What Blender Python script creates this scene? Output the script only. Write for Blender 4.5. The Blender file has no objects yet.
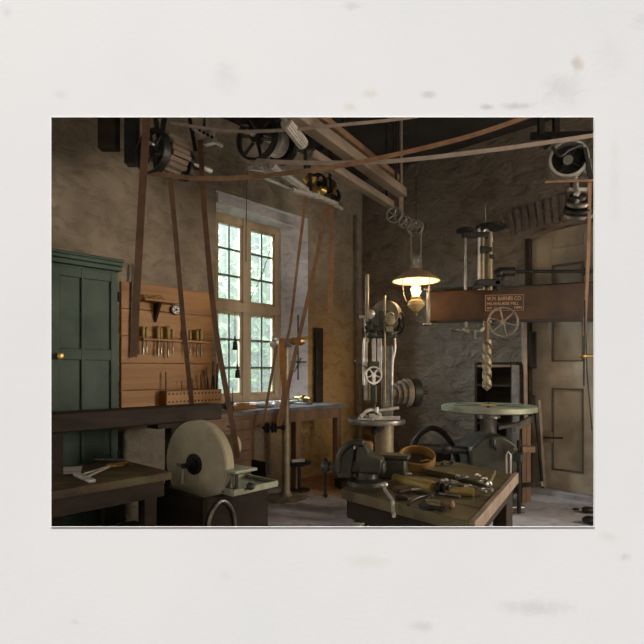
import bpy, math, random
from mathutils import Vector as V, Matrix
random.seed(7)
col = bpy.context.scene.collection
PI = math.pi
H, F = 1.5, 513.0           # eye height in metres, focal length in pixels of a 644 frame
HOR = 370.0                 # horizon row
YM = 1.2                    # distance of the marble front wall

def P(px, py, D):
    return V(((px-322)/F*D, D, H-(py-HOR)/F*D))
# room frame: corner C, a runs along the window wall into the corner, b along the door wall
A2 = V((.674, .738, 0)).normalized(); B2 = V((A2.y, -A2.x, 0)); Z = V((0,0,1))
CD = 8.1; C = V(((362-322)/F*CD, CD, 0))
def W(p, q, z): return C + B2*p + A2*q + Z*z
RB = (B2, A2, Z)
def onA(px, py, p):
    u = (px-322)/F; o = C + B2*p
    t = (u*o.y-o.x)/(A2.x-u*A2.y); w = o + A2*t
    return V((w.x, w.y, H-(py-HOR)/F*w.y))
def onB(px, py, q):
    u = (px-322)/F; o = C + A2*q
    t = (u*o.y-o.x)/(B2.x-u*B2.y); w = o + B2*t
    return V((w.x, w.y, H-(py-HOR)/F*w.y))
def onZ(px, py, z):
    D = (H-z)*F/(py-HOR); return P(px, py, D)
def pq(w): d = w-C; return d.dot(B2), d.dot(A2)

# ------------------------------------------------------------ materials
def mat(name, c1, c2=None, scale=6, rough=.7, metal=0, bump=.2, bscale=30, det=6, stretch=(1,1,1), c3=None, s3=1.5, lo=.35, hi=.65, rvar=.15, coords='Object', spec=.5, rot=0):
    m = bpy.data.materials.new(name); m.use_nodes = True
    nt = m.node_tree; N = nt.nodes; L = nt.links; bs = N['Principled BSDF']
    tc = N.new('ShaderNodeTexCoord'); mp = N.new('ShaderNodeMapping')
    mp.inputs['Scale'].default_value = stretch; mp.inputs['Rotation'].default_value = (0,0,rot)
    L.new(tc.outputs[coords], mp.inputs[0])
    def noise(s, d=6, r=.6):
        n = N.new('ShaderNodeTexNoise'); n.inputs['Scale'].default_value = s; n.inputs['Detail'].default_value = d
        n.inputs['Roughness'].default_value = r; L.new(mp.outputs[0], n.inputs['Vector']); return n
    c2 = c2 or tuple(x*.6 for x in c1)
    n1 = noise(scale, det); rp = N.new('ShaderNodeValToRGB')
    rp.color_ramp.elements[0].position = lo; rp.color_ramp.elements[1].position = hi
    rp.color_ramp.elements[0].color = (*c1,1); rp.color_ramp.elements[1].color = (*c2,1)
    L.new(n1.outputs['Fac'], rp.inputs[0]); out = rp.outputs[0]
    if c3:
        n3 = noise(s3, 4); r3 = N.new('ShaderNodeValToRGB'); r3.color_ramp.elements[0].position=.42; r3.color_ramp.elements[1].position=.62
        L.new(n3.outputs['Fac'], r3.inputs[0]); mx = N.new('ShaderNodeMix'); mx.data_type='RGBA'
        L.new(r3.outputs[0], mx.inputs[0]); L.new(out, mx.inputs[6]); mx.inputs[7].default_value=(*c3,1); out = mx.outputs[2]
    L.new(out, bs.inputs['Base Color'])
    bs.inputs['Metallic'].default_value = metal; bs.inputs['Specular IOR Level'].default_value = spec
    rr = N.new('ShaderNodeMapRange'); rr.inputs[3].default_value = max(.05,rough-rvar); rr.inputs[4].default_value = min(1,rough+rvar)
    L.new(n1.outputs['Fac'], rr.inputs[0]); L.new(rr.outputs[0], bs.inputs['Roughness'])
    if bump:
        nb = noise(bscale, 6, .65); bp = N.new('ShaderNodeBump'); bp.inputs['Strength'].default_value = bump; bp.inputs['Distance'].default_value = .02
        L.new(nb.outputs['Fac'], bp.inputs['Height']); L.new(bp.outputs[0], bs.inputs['Normal'])
    m['bs'] = bs.name
    return m

def plaster(name, c1, c2, c3, bumpd=.05, zst=1.5, amber_glow=None):
    m = mat(name, c1, c2, scale=2.2, rough=.9, bump=0, c3=c3, s3=.55, spec=.2)
    nt=m.node_tree; N=nt.nodes; L=nt.links; bs=N['Principled BSDF']
    tc=N.new('ShaderNodeTexCoord'); mp=N.new('ShaderNodeMapping'); mp.inputs['Scale'].default_value=(1,1,zst); L.new(tc.outputs['Object'],mp.inputs[0])
    v=N.new('ShaderNodeTexVoronoi'); v.feature='SMOOTH_F1'; v.inputs['Scale'].default_value=3.2; v.inputs['Smoothness'].default_value=.6
    n=N.new('ShaderNodeTexNoise'); n.inputs['Scale'].default_value=1.7; n.inputs['Detail'].default_value=3
    nv=N.new('ShaderNodeMix'); nv.data_type='RGBA'; nv.inputs[0].default_value=.35
    L.new(mp.outputs[0],n.inputs['Vector']); L.new(mp.outputs[0],nv.inputs[6]); L.new(n.outputs['Color'],nv.inputs[7]); L.new(nv.outputs[2],v.inputs['Vector'])
    n2=N.new('ShaderNodeTexNoise'); n2.inputs['Scale'].default_value=5.5; n2.inputs['Detail'].default_value=7; n2.inputs['Roughness'].default_value=.62; n2.inputs['Distortion'].default_value=.7
    L.new(mp.outputs[0],n2.inputs['Vector'])
    ad=N.new('ShaderNodeMath'); ad.operation='ADD'; L.new(v.outputs['Distance'],ad.inputs[0]); 
    ml=N.new('ShaderNodeMath'); ml.operation='MULTIPLY'; ml.inputs[1].default_value=1.1; L.new(n2.outputs['Fac'],ml.inputs[0]); L.new(ml.outputs[0],ad.inputs[1])
    bp=N.new('ShaderNodeBump'); bp.inputs['Strength'].default_value=1; bp.inputs['Distance'].default_value=bumpd
    L.new(ad.outputs[0],bp.inputs['Height']); L.new(bp.outputs[0],bs.inputs['Normal'])
    # soot in scratches and pits
    src=[l for l in nt.links if l.to_node==bs and l.to_socket.name=='Base Color'][0].from_socket
    rp=N.new('ShaderNodeValToRGB'); rp.color_ramp.elements[0].position=.38; rp.color_ramp.elements[0].color=(.25,.22,.2,1); rp.color_ramp.elements[1].position=.52; rp.color_ramp.elements[1].color=(1,1,1,1)
    L.new(n2.outputs['Fac'],rp.inputs[0]); mx=N.new('ShaderNodeMix'); mx.data_type='RGBA'; mx.blend_type='MULTIPLY'; mx.inputs[0].default_value=.3
    L.new(src,mx.inputs[6]); L.new(rp.outputs[0],mx.inputs[7]); out=mx.outputs[2]
    for (c, r, colr, amt) in (amber_glow or []):      # ochre patches: amber light painted into the base colour
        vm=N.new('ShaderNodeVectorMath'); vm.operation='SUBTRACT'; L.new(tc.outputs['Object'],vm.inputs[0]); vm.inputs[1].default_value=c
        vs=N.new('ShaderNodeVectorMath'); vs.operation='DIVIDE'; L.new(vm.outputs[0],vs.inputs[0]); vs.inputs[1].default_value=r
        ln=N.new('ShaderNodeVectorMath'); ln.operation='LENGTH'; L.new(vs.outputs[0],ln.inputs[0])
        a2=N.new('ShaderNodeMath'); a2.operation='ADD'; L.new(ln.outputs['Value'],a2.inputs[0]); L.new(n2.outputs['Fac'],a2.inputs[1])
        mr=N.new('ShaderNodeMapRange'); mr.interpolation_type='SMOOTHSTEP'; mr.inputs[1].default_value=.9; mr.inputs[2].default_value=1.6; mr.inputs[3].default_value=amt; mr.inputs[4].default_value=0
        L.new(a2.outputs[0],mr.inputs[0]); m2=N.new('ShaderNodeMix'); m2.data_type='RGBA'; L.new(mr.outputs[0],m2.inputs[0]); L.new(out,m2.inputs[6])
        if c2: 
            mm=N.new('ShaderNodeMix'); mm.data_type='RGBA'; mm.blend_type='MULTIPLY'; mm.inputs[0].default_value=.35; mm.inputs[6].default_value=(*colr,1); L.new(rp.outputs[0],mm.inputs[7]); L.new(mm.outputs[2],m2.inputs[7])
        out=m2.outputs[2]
    L.new(out,bs.inputs['Base Color'])
    return m

def marble_mat():
    m=mat('marble',(.825,.815,.80),(.80,.795,.79),scale=1.6,rough=.75,bump=.12,bscale=95,lo=.4,hi=.6,rvar=.05,spec=.2)
    nt=m.node_tree; N=nt.nodes; L=nt.links; bs=N['Principled BSDF']
    for b in [n for n in N if n.type=='BUMP']: b.inputs['Distance'].default_value=.0012
    tc=N.new('ShaderNodeTexCoord'); n=N.new('ShaderNodeTexNoise'); n.inputs['Scale'].default_value=22; n.inputs['Detail'].default_value=6; n.inputs['Roughness'].default_value=.7; n.inputs['Distortion'].default_value=.6
    L.new(tc.outputs['Object'],n.inputs['Vector'])
    out=[l for l in nt.links if l.to_node==bs and l.to_socket.name=='Base Color'][0].from_socket
    spots=[(577,62,9,9,(.52,.42,.34),.8),(562,90,26,22,(.5,.5,.5),.55),(429,95,10,5,(.45,.45,.46),.7),(487,107,9,4,(.45,.45,.46),.9),(516,106,20,5,(.45,.44,.43),.7),
           (369,94,13,7,(.6,.48,.36),.55),(350,107,9,6,(.6,.48,.36),.5),(352,6,14,6,(.5,.5,.52),.5),(537,608,42,11,(.5,.5,.52),.5),(422,626,18,7,(.5,.5,.52),.5),(625,557,9,6,(.45,.45,.46),.6),(365,562,26,9,(.6,.55,.48),.3),
           (610,537,16,8,(.62,.52,.42),.35),(226,76,16,20,(.5,.5,.52),.35),(7,12,7,8,(.5,.52,.56),.45),(60,95,9,6,(.5,.5,.52),.3),(640,20,12,12,(.5,.5,.5),.4),(614,180,8,60,(.62,.58,.54),.25),(225,575,12,8,(.55,.52,.48),.25),(75,622,7,4,(.5,.45,.4),.4),(610,55,22,30,(.62,.62,.64),.3)]
    for (x,y,rx,ry,c,a) in spots:
        vm=N.new('ShaderNodeVectorMath'); vm.operation='SUBTRACT'; L.new(tc.outputs['Object'],vm.inputs[0]); w=P(x,y,YM); vm.inputs[1].default_value=w
        vs=N.new('ShaderNodeVectorMath'); vs.operation='DIVIDE'; L.new(vm.outputs[0],vs.inputs[0]); vs.inputs[1].default_value=(rx/F*YM,.2,ry/F*YM)
        ln=N.new('ShaderNodeVectorMath'); ln.operation='LENGTH'; L.new(vs.outputs[0],ln.inputs[0])
        k=N.new('ShaderNodeMath'); k.operation='MULTIPLY'; k.inputs[1].default_value=2.2; L.new(n.outputs['Fac'],k.inputs[0])
        a2=N.new('ShaderNodeMath'); a2.operation='ADD'; L.new(ln.outputs['Value'],a2.inputs[0]); L.new(k.outputs[0],a2.inputs[1])
        mr=N.new('ShaderNodeMapRange'); mr.interpolation_type='SMOOTHSTEP'; mr.inputs[1].default_value=1.0; mr.inputs[2].default_value=2.2; mr.inputs[3].default_value=a*.7; mr.inputs[4].default_value=0
        L.new(a2.outputs[0],mr.inputs[0]); m2=N.new('ShaderNodeMix'); m2.data_type='RGBA'; L.new(mr.outputs[0],m2.inputs[0]); L.new(out,m2.inputs[6]); m2.inputs[7].default_value=(*c,1); out=m2.outputs[2]
    L.new(out,bs.inputs['Base Color']); return m

def emit(name,c,s):
    m=bpy.data.materials.new(name); m.use_nodes=True; b=m.node_tree.nodes['Principled BSDF']
    b.inputs['Base Color'].default_value=(*c,1); b.inputs['Emission Color'].default_value=(*c,1); b.inputs['Emission Strength'].default_value=s; return m
def glass(name, dirt=.3, tint=(.9,.95,.92)):
    m=bpy.data.materials.new(name); m.use_nodes=True; nt=m.node_tree; N=nt.nodes; L=nt.links
    for n in list(N): N.remove(n)
    o=N.new('ShaderNodeOutputMaterial'); t=N.new('ShaderNodeBsdfTransparent'); t.inputs[0].default_value=(*tint,1)
    d=N.new('ShaderNodeBsdfTranslucent'); d.inputs[0].default_value=(.8,.82,.8,1); g=N.new('ShaderNodeBsdfGlossy'); g.inputs['Roughness'].default_value=.1
    n=N.new('ShaderNodeTexNoise'); n.inputs['Scale'].default_value=4; mr=N.new('ShaderNodeMapRange'); mr.inputs[3].default_value=dirt*.5; mr.inputs[4].default_value=dirt*1.5; L.new(n.outputs['Fac'],mr.inputs[0])
    a=N.new('ShaderNodeMixShader'); L.new(mr.outputs[0],a.inputs[0]); L.new(t.outputs[0],a.inputs[1]); L.new(d.outputs[0],a.inputs[2])
    b=N.new('ShaderNodeMixShader'); b.inputs[0].default_value=.05; L.new(a.outputs[0],b.inputs[1]); L.new(g.outputs[0],b.inputs[2]); L.new(b.outputs[0],o.inputs[0]); return m

M = {}
M['marble']=marble_mat()
M['trim']=mat('card_white',(.85,.84,.82),(.8,.79,.77),scale=20,bump=.05)
wl=W(0,-1.2,1.0); wl2=W(0,-.5,2.2)
M['wallA']=plaster('lime_plaster_window_wall',(.43,.355,.265),(.31,.255,.19),(.24,.195,.145),.05, amber_glow=[(tuple(W(0,-.9,1.0)),(1.3,1.3,1.9),(.50,.30,.10),.8)])  # golden light right of the window is painted into the plaster
M['wallB']=plaster('sooty_stone_door_wall',(.32,.265,.215),(.20,.165,.135),(.235,.19,.15),.085, amber_glow=[(tuple(W(.2,0,1.0)),(.6,.6,1.6),(.3,.18,.07),.6)])  # painted glow carried round the corner
M['reveal']=plaster('whitewash_reveal',(.7,.66,.69),(.58,.55,.57),(.48,.45,.47),.02)
M['plaster2']=plaster('old_cream_plaster',(.40,.35,.27),(.28,.245,.19),(.22,.19,.15),.04)
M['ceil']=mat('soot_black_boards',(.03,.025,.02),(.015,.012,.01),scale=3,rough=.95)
M['floor']=plaster('worn_grey_floor',(.60,.56,.59),(.45,.43,.46),(.36,.34,.36),.012,zst=1, amber_glow=[(tuple(W(.5,-1.3,0)),(.75,1.0,1),(.42,.2,.05),.85)])  # amber pool of light painted on the floor near the corner
M['brick']=mat('dark_brick',(.2,.15,.12),(.12,.09,.075),scale=12,bump=.5)
M['doorp']=mat('faded_tan_door_paint',(.50,.42,.31),(.38,.315,.23),scale=2.5,rough=.6,bump=.1,c3=(.24,.20,.15),s3=1.3)
M['doord']=mat('dark_door_groove',(.16,.13,.1),(.1,.08,.06),scale=4)
M['winwood']=mat('pale_brown_window_wood',(.52,.40,.27),(.38,.28,.18),scale=5,stretch=(1,1,.15),rough=.6)
M['bar']=mat('dark_glazing_bar',(.16,.17,.15),(.1,.1,.09),scale=5)
M['green']=mat('old_green_paint',(.018,.052,.028),(.011,.032,.018),scale=3,rough=.55,bump=.1,c3=(.042,.082,.055),s3=1.2)
M['orange']=mat('honey_board_wood',(.46,.215,.05),(.31,.135,.03),scale=4,stretch=(.25,.25,3),rough=.5,bump=.08)
M['wood']=mat('brown_wood',(.26,.15,.08),(.15,.085,.045),scale=5,stretch=(1,1,.2),rough=.6)
M['woodh']=mat('oily_bench_wood',(.085,.055,.032),(.04,.026,.016),scale=4,rough=.6,spec=.3,bump=.25,c3=(.11,.09,.04),s3=2.4,stretch=(.6,1.4,1),rot=.6)
M['benchtop']=mat('oily_olive_table_top',(.16,.125,.06),(.06,.045,.025),scale=5,rough=.42,bump=.4,c3=(.14,.12,.05),s3=3.1,stretch=(.7,1.5,1),rot=.6)
M['darkwood']=mat('dark_oiled_timber',(.040,.027,.018),(.018,.012,.008),scale=3,stretch=(.5,.5,2),rough=.65,spec=.25)
M['greywood']=mat('grey_weathered_timber',(.27,.205,.15),(.15,.11,.08),scale=5,stretch=(.4,.4,1.6),rough=.7)
M['edge']=mat('worn_bench_edge',(.33,.245,.18),(.22,.16,.115),scale=8,rough=.5)
M['belt']=mat('tan_leather_belt',(.30,.165,.085),(.19,.1,.05),scale=10,rough=.5,bump=.1)
M['belt2']=mat('brown_leather_belt',(.16,.08,.04),(.095,.046,.023),scale=10,rough=.5,bump=.1)
M['beltg']=mat('grey_canvas_belt',(.36,.29,.23),(.26,.2,.16),scale=10,rough=.7)
M['belto']=mat('orange_leather_belt',(.52,.22,.05),(.36,.15,.035),scale=10,rough=.5)
M['iron']=mat('black_cast_iron',(.03,.028,.026),(.018,.017,.016),scale=8,rough=.42,metal=.4,bump=.15)
M['iron2']=mat('green_grey_cast_iron',(.075,.073,.052),(.038,.038,.027),scale=8,rough=.4,metal=.3,bump=.15)
M['steel']=mat('worn_steel',(.80,.76,.70),(.48,.44,.39),scale=9,rough=.38,metal=.55,bump=.1)
M['steel2']=mat('oiled_dull_steel',(.32,.30,.26),(.16,.15,.125),scale=9,rough=.38,metal=.7,bump=.1)
M['brass']=mat('brass',(.62,.42,.14),(.42,.27,.08),scale=9,rough=.3,metal=.85,bump=.05)
M['gold']=mat('pale_drill_tube',(.36,.30,.19),(.22,.18,.11),scale=9,rough=.42,metal=.35,bump=.05)
M['gold2']=mat('dull_tan_iron',(.30,.25,.18),(.15,.12,.09),scale=9,rough=.55,metal=.2,bump=.1)
M['arm']=mat('brown_oiled_arm_iron',(.075,.036,.015),(.028,.014,.008),scale=3.5,rough=.4,metal=.0,bump=.08,spec=.35)
M['plate']=mat('dark_name_plate',(.05,.03,.016),(.03,.018,.01),scale=9,rough=.4)
M['letter']=mat('copper_lettering',(.62,.36,.2),(.5,.28,.15),scale=9,rough=.5)
M['stone']=mat('pale_grindstone',(.50,.44,.30),(.40,.35,.24),scale=7,rough=.85,bump=.25,bscale=60,c3=(.34,.30,.21),s3=2.5)
M['tray']=mat('verdigris_tray',(.42,.44,.33),(.28,.30,.21),scale=8,rough=.4,metal=.3)
M['yellow']=mat('yellow_wood_handle',(.42,.30,.09),(.3,.2,.055),scale=8,stretch=(1,1,.3),rough=.4)
M['hoop']=mat('bent_wood_hoop',(.33,.18,.05),(.22,.115,.03),scale=8,rough=.4)
M['paper']=mat('greyed_paper',(.5,.48,.46),(.4,.38,.36),scale=8)
M['rag']=mat('pale_rag_cloth',(.5,.43,.33),(.3,.25,.18),scale=8)
M['shade']=mat('brown_enamel_shade',(.42,.28,.17),(.3,.2,.12),scale=8,rough=.35,metal=.2)
M['shadein']=mat('white_enamel',(.85,.8,.68),(.75,.7,.58),scale=8,rough=.4)
M['milk']=mat('milky_oil_font',(.62,.48,.24),(.5,.34,.13),scale=12,rough=.2)
M['leaf']=mat('pale_green_leaf',(.34,.50,.24),(.2,.36,.15),scale=3,rough=.6)
M['bark']=mat('bark',(.1,.08,.06),scale=8)
M['grass']=mat('grass_ground',(.1,.18,.06),(.07,.13,.04),scale=2)
M['glass']=glass('dusty_window_glass',.075)
M['chimney']=glass('lamp_glass',.12,(1,.97,.9))
M['flame']=emit('oil_flame',(1,.72,.32),7)
M['blue']=mat('blue_grey_paint',(.2,.2,.215),(.12,.12,.13),scale=8)
M['string']=mat('dark_cord',(.08,.06,.05),scale=8)

# ------------------------------------------------------------ mesh builder
def basis(ax):
    ax=V(ax).normalized(); t=V((0,0,1)) if abs(ax.z)<.9 else V((1,0,0))
    u=ax.cross(t).normalized(); v=ax.cross(u).normalized(); return u,v,ax
def catmull(pts, n=6):
    pts=[V(p) for p in pts]
    if len(pts)<3: return pts
    e=[pts[0]*2-pts[1]]+pts+[pts[-1]*2-pts[-2]]; o=[]
    for i in range(1,len(e)-2):
        for k in range(n):
            t=k/n; a,b,c,d=e[i-1],e[i],e[i+1],e[i+2]
            o.append(.5*((2*b)+(c-a)*t+(2*a-5*b+4*c-d)*t*t+(3*b-a-3*c+d)*t**3))
    o.append(pts[-1]); return o
XYZ=(V((1,0,0)),V((0,1,0)),V((0,0,1)))
def rot(az): c,s=math.cos(az),math.sin(az); return (V((c,s,0)),V((-s,c,0)),Z)
class MB:
    def __init__(s): s.v=[]; s.f=[]
    def add(s,vs,fs):
        n=len(s.v); s.v+= [V(x) for x in vs]; s.f+=[[n+i for i in f] for f in fs]; return s
    def box(s,c,sz,bs=XYZ):
        c=V(c); vs=[c+bs[0]*(i*sz[0]/2)+bs[1]*(j*sz[1]/2)+bs[2]*(k*sz[2]/2) for i in(-1,1) for j in(-1,1) for k in(-1,1)]
        return s.add(vs,[(0,1,3,2),(4,6,7,5),(0,4,5,1),(2,3,7,6),(0,2,6,4),(1,5,7,3)])
    def bar(s,p0,p1,w,h,up=Z):       # rectangular bar between two points
        p0,p1=V(p0),V(p1); d=(p1-p0); l=d.length; d.normalize(); x=d.cross(V(up))
        if x.length<1e-4: x=d.cross(V((1,0,0)))
        x.normalize(); y=x.cross(d); return s.box((p0+p1)/2,(l,w,h),(d,x,y))
    def loft(s,rings,caps=True):
        n=len(rings[0]); vs=[p for r in rings for p in r]; fs=[]
        for i in range(len(rings)-1):
            for k in range(n): a=i*n+k; b=i*n+(k+1)%n; fs.append((a,b,b+n,a+n))
        if caps: fs.append(tuple(range(n))[::-1]); fs.append(tuple((len(rings)-1)*n+k for k in range(n)))
        return s.add(vs,fs)
    def lathe(s,prof,o,ax=Z,n=24,caps=True):
        u,v,w=basis(ax); o=V(o)
        return s.loft([[o+w*h+(u*math.cos(2*PI*k/n)+v*math.sin(2*PI*k/n))*max(r,1e-4) for k in range(n)] for r,h in prof],caps)
    def cyl(s,p0,p1,r0,r1=None,n=16):
        p0,p1=V(p0),V(p1); return s.lathe([(r0,0),(r0 if r1 is None else r1,(p1-p0).length)],p0,p1-p0,n)
    def tube(s,pts,r,n=8,sm=0):
        pts=catmull(pts,sm) if sm else [V(p) for p in pts]; rings=[]; u=None
        for i,p in enumerate(pts):
            d=(pts[min(i+1,len(pts)-1)]-pts[max(i-1,0)]).normalized()
            u=basis(d)[0] if u is None else (u-d*u.dot(d)).normalized()
            v=d.cross(u); rr=r[i*len(r)//len(pts)] if isinstance(r,(list,tuple)) else r
            rings.append([p+(u*math.cos(2*PI*k/n)+v*math.sin(2*PI*k/n))*rr for k in range(n)])
        return s.loft(rings)
    def torus(s,c,ax,R,r,n=32,m=8,sx=1):
        u,v,w=basis(ax); c=V(c); vs=[];fs=[]
        for i in range(n):
            d=u*math.cos(2*PI*i/n)+v*math.sin(2*PI*i/n)
            for j in range(m): vs.append(c+d*(R+r*math.cos(2*PI*j/m))+w*(r*sx*math.sin(2*PI*j/m)))
        for i in range(n):
            for j in range(m): fs.append((i*m+j,((i+1)%n)*m+j,((i+1)%n)*m+(j+1)%m,i*m+(j+1)%m))
        return s.add(vs,fs)
    def ring(s,c,ax,R,r,h,n=32):       # flat hoop: outer R, inner r, height h centred
        u,v,w=basis(ax); c=V(c); pr=[(r,-h/2),(R,-h/2),(R,h/2),(r,h/2)]; vs=[];fs=[]
        for i in range(n):
            d=u*math.cos(2*PI*i/n)+v*math.sin(2*PI*i/n)
            for (a,b) in pr: vs.append(c+d*a+w*b)
        for i in range(n):
            for j in range(4): fs.append((i*4+j,((i+1)%n)*4+j,((i+1)%n)*4+(j+1)%4,i*4+(j+1)%4))
        return s.add(vs,fs)
    def ell(s,c,r,bs=XYZ,n=16,m=10):
        c=V(c); rings=[]
        for j in range(m+1):
            t=PI*j/m; rings.append([c+bs[0]*(r[0]*max(math.sin(t),.01)*math.cos(2*PI*k/n))+bs[1]*(r[1]*max(math.sin(t),.01)*math.sin(2*PI*k/n))-bs[2]*(r[2]*math.cos(t)) for k in range(n)])
        return s.loft(rings)
    def prism(s,poly,o,ux,uy,dep):
        o=V(o); a=[o+V(ux)*x+V(uy)*y for x,y in poly]; return s.loft([a,[p+V(dep) for p in a]])
    def ribbon(s,pts,w,t,side,sm=8):
        pts=catmull(pts,sm); side=V(side); rings=[]
        for i,p in enumerate(pts):
            d=(pts[min(i+1,len(pts)-1)]-pts[max(i-1,0)]).normalized(); x=(side-d*side.dot(d)).normalized(); y=d.cross(x)
            rings.append([p+x*(a*w/2)+y*(b*t/2) for a,b in((-1,-1),(1,-1),(1,1),(-1,1))])
        return s.loft(rings)
    def build(s,name,m,parent=None,bev=0,origin=None,smooth=True):
        o0=V(parent.location) if parent is not None and parent.type=='EMPTY' else (V(parent['wo']) if parent is not None else V(origin if origin is not None else (0,0,0)))
        me=bpy.data.meshes.new(name); me.from_pydata([tuple(p-o0) for p in s.v],[],s.f); me.validate()
        import bmesh
        b=bmesh.new(); b.from_mesh(me); bmesh.ops.recalc_face_normals(b,faces=b.faces); b.to_mesh(me); b.free()
        if smooth: me.shade_smooth(); me.set_sharp_from_angle(angle=math.radians(35))
        o=bpy.data.objects.new(name,me); col.objects.link(o); me.materials.append(M[m] if isinstance(m,str) else m)
        o['wo']=tuple(o0)
        if parent is not None: o.parent=parent
        else: o.location=o0
        if bev:
            k=o.modifiers.new('bevel','BEVEL'); k.width=bev; k.segments=2; k.limit_method='ANGLE'
        return o
def tag(o,label,cat,group=None,kind=None):
    if label: o['label']=label
    if cat: o['category']=cat
    if group: o['group']=group
    if kind: o['kind']=kind
    return o
def thing(name,label,cat,loc,group=None):
    o=bpy.data.objects.new(name,None); o.empty_display_size=.05; col.objects.link(o); o.location=V(loc); return tag(o,label,cat,group)
def struct(o,label=None): o['kind']='structure'; 
def S(name,mb,m,bev=0,parent=None,origin=None):
    o=mb.build(name,m,parent,bev,origin)
    if parent is None: o['kind']='structure'
    return o
def copy_tree(o,parent=None):
    c=o.copy(); col.objects.link(c)
    if parent: c.parent=parent
    for ch in list(o.children): copy_tree(ch,c)
    return c
ORD=['first','second','third','fourth','fifth','sixth','seventh','eighth','ninth','tenth','eleventh','twelfth','thirteenth','fourteenth','fifteenth','sixteenth']

# ------------------------------------------------------------ the shell
ZC=4.5
XL,XR=-5.9,8.9
# marble front wall with its knife-edged opening
x0,x1=P(51.5,0,YM).x,P(593.5,0,YM).x; z1,z0=P(0,117.5,YM).z,P(0,526.5,YM).z
o_=[(XL,0),(XR,0),(XR,ZC),(XL,ZC)]; i_=[(x0,z0),(x1,z0),(x1,z1),(x0,z1)]; k=.06
j_=[(x0-k,z0-k),(x1+k,z0-k),(x1+k,z1+k),(x0-k,z1+k)]
m=MB(); vs=[(x,YM,z) for x,z in o_]+[(x,YM,z) for x,z in i_]+[(x,YM+.05,z) for x,z in o_]+[(x,YM+.05,z) for x,z in j_]
fs=[(a,(a+1)%4,4+(a+1)%4,4+a) for a in range(4)]+[(8+a,8+(a+1)%4,12+(a+1)%4,12+a) for a in range(4)]+[(4+a,4+(a+1)%4,12+(a+1)%4,12+a) for a in range(4)]+[(a,(a+1)%4,8+(a+1)%4,8+a) for a in range(4)]
m.add(vs,fs); mw=m.build('wall_front','marble',smooth=False); mw['kind']='structure'
t=.0011; d=.0012
m=MB()
for (a,b,c,e) in ((x0-t,x1+t,z0-t,z0),(x0-t,x1+t,z1,z1+t*.3),(x0-t,x0,z0,z1),(x1,x1+t,z0,z1)):
    m.box(((a+b)/2,YM-d/2,(c+e)/2),(b-a,d,e-c))
S('trim_1',m,'trim')

# floor and ceiling
qn=-(C.y-YM)/A2.y; pn=(C.y-YM)/(-B2.y)
tri=[C, W(0,qn,0), W(pn,0,0)]
def slab(name,zb,zt,mt,ex=.5):
    a=W(-ex,ex,0); b=V((W(-ex,qn,0).x,YM+.0,0)); c=V((W(pn,ex,0).x,YM,0)); 
    m=MB(); m.loft([[V((p.x,p.y,zb)) for p in (a,b,c)],[V((p.x,p.y,zt)) for p in (a,b,c)]]); return S(name,m,mt)
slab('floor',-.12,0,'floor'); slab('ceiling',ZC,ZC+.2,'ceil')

# window wall (left): boxes around the opening; interior edges splayed
qL=pq(onA(216,300,0))[1]; qR=pq(onA(308,300,0))[1]; zT=3.62; zB=1.06; TH=.5
g0=pq(onA(211,300,-.36))[1]; g1=pq(onA(278,300,-.36))[1]; gT=3.49; gB=1.08
def wallbox(m,q0,q1,z0_,z1_,p0=-TH,p1=0): m.box(W((p0+p1)/2,(q0+q1)/2,(z0_+z1_)/2),(p1-p0,abs(q1-q0),z1_-z0_),RB)
m=MB(); n0,n1=-8.3,-7.1
for a in ((qR,.0+TH,0,ZC),(n1,qL,0,ZC),(qn+.02,n0,0,ZC),(qL,qR,0,zB),(qL,qR,zT,ZC),(n0,n1,0,1.1),(n0,n1,3.2,ZC)): wallbox(m,*a)
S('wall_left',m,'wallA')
# splayed plaster reveal
m=MB()
m.loft([[W(0,qR,z),W(-TH,qR,z),W(-TH,g1,z),W(-.3,g1,z)] for z in (zB,zT)])
S('trim_2',m,'reveal')
m=MB(); m.loft([[W(0,q,zT),W(-TH,q,zT),W(-TH,q,gT),W(-.3,q,gT)] for q in (qL,qR)]); S('trim_3',m,'reveal')
# grey timber lintel over the window
m=MB(); a=onA(217,197,.03); b=onA(304,226,.03); m.bar(a,b,.05,.12); S('trim_4',m,'reveal')
m=MB(); m.loft([[W(0,q,gB),W(-TH,q,gB),W(-TH,q,zB-.0),W(0.0,q,zB)] for q in (qL,qR)]); S('trim_5',m,'reveal')

# window proper
win=thing('window_1',None,None,W(-.36,(g0+g1)/2,gB)); win['kind']='structure'
fw=.09
m=MB(); wp=-.36
def wb(m,q0,q1,z0_,z1_,t=.07,p=wp): m.box(W(p,(q0+q1)/2,(z0_+z1_)/2),(t,q1-q0,z1_-z0_),RB)
zt0,zt1=2.26,2.38
qm=pq(onA(244.5,300,wp))[1]
wb(m,g0,g1,gT-fw,gT); wb(m,g0,g1,gB,gB+fw); wb(m,g0,g0+fw*.7,gB,gT); wb(m,g1-fw,g1,gB,gT); wb(m,g0,g1,zt0,zt1,.11); wb(m,qm-.06,qm+.06,gB,gT,.10)
m.build('window_frame','winwood',win,bev=.006)
for (qa,qb) in ((g0+fw*.7,qm-.06),(qm+.06,g1-fw)):
    for (za,zb) in ((gB+fw,zt0),(zt1,gT-fw)):
        mm=MB(); s_=.035
        wb(mm,qa,qb,za,za+s_,.04); wb(mm,qa,qb,zb-s_,zb,.04); wb(mm,qa,qa+s_,za,zb,.04); wb(mm,qb-s_,qb,za,zb,.04)
        sash=mm.build('sash','winwood',win)
        mm=MB(); wb(mm,(qa+qb)/2-.012,(qa+qb)/2+.012,za+s_,zb-s_,.03)
        for r in (1,2): z=za+(zb-za)*r/3; wb(mm,qa+s_,qb-s_,z-.011,z+.011,.03)
        mm.build('glazing_bar','bar',sash)
        mm=MB(); wb(mm,qa+s_,qb-s_,za+s_,zb-s_,.006); mm.build('pane','glass',sash)
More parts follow.
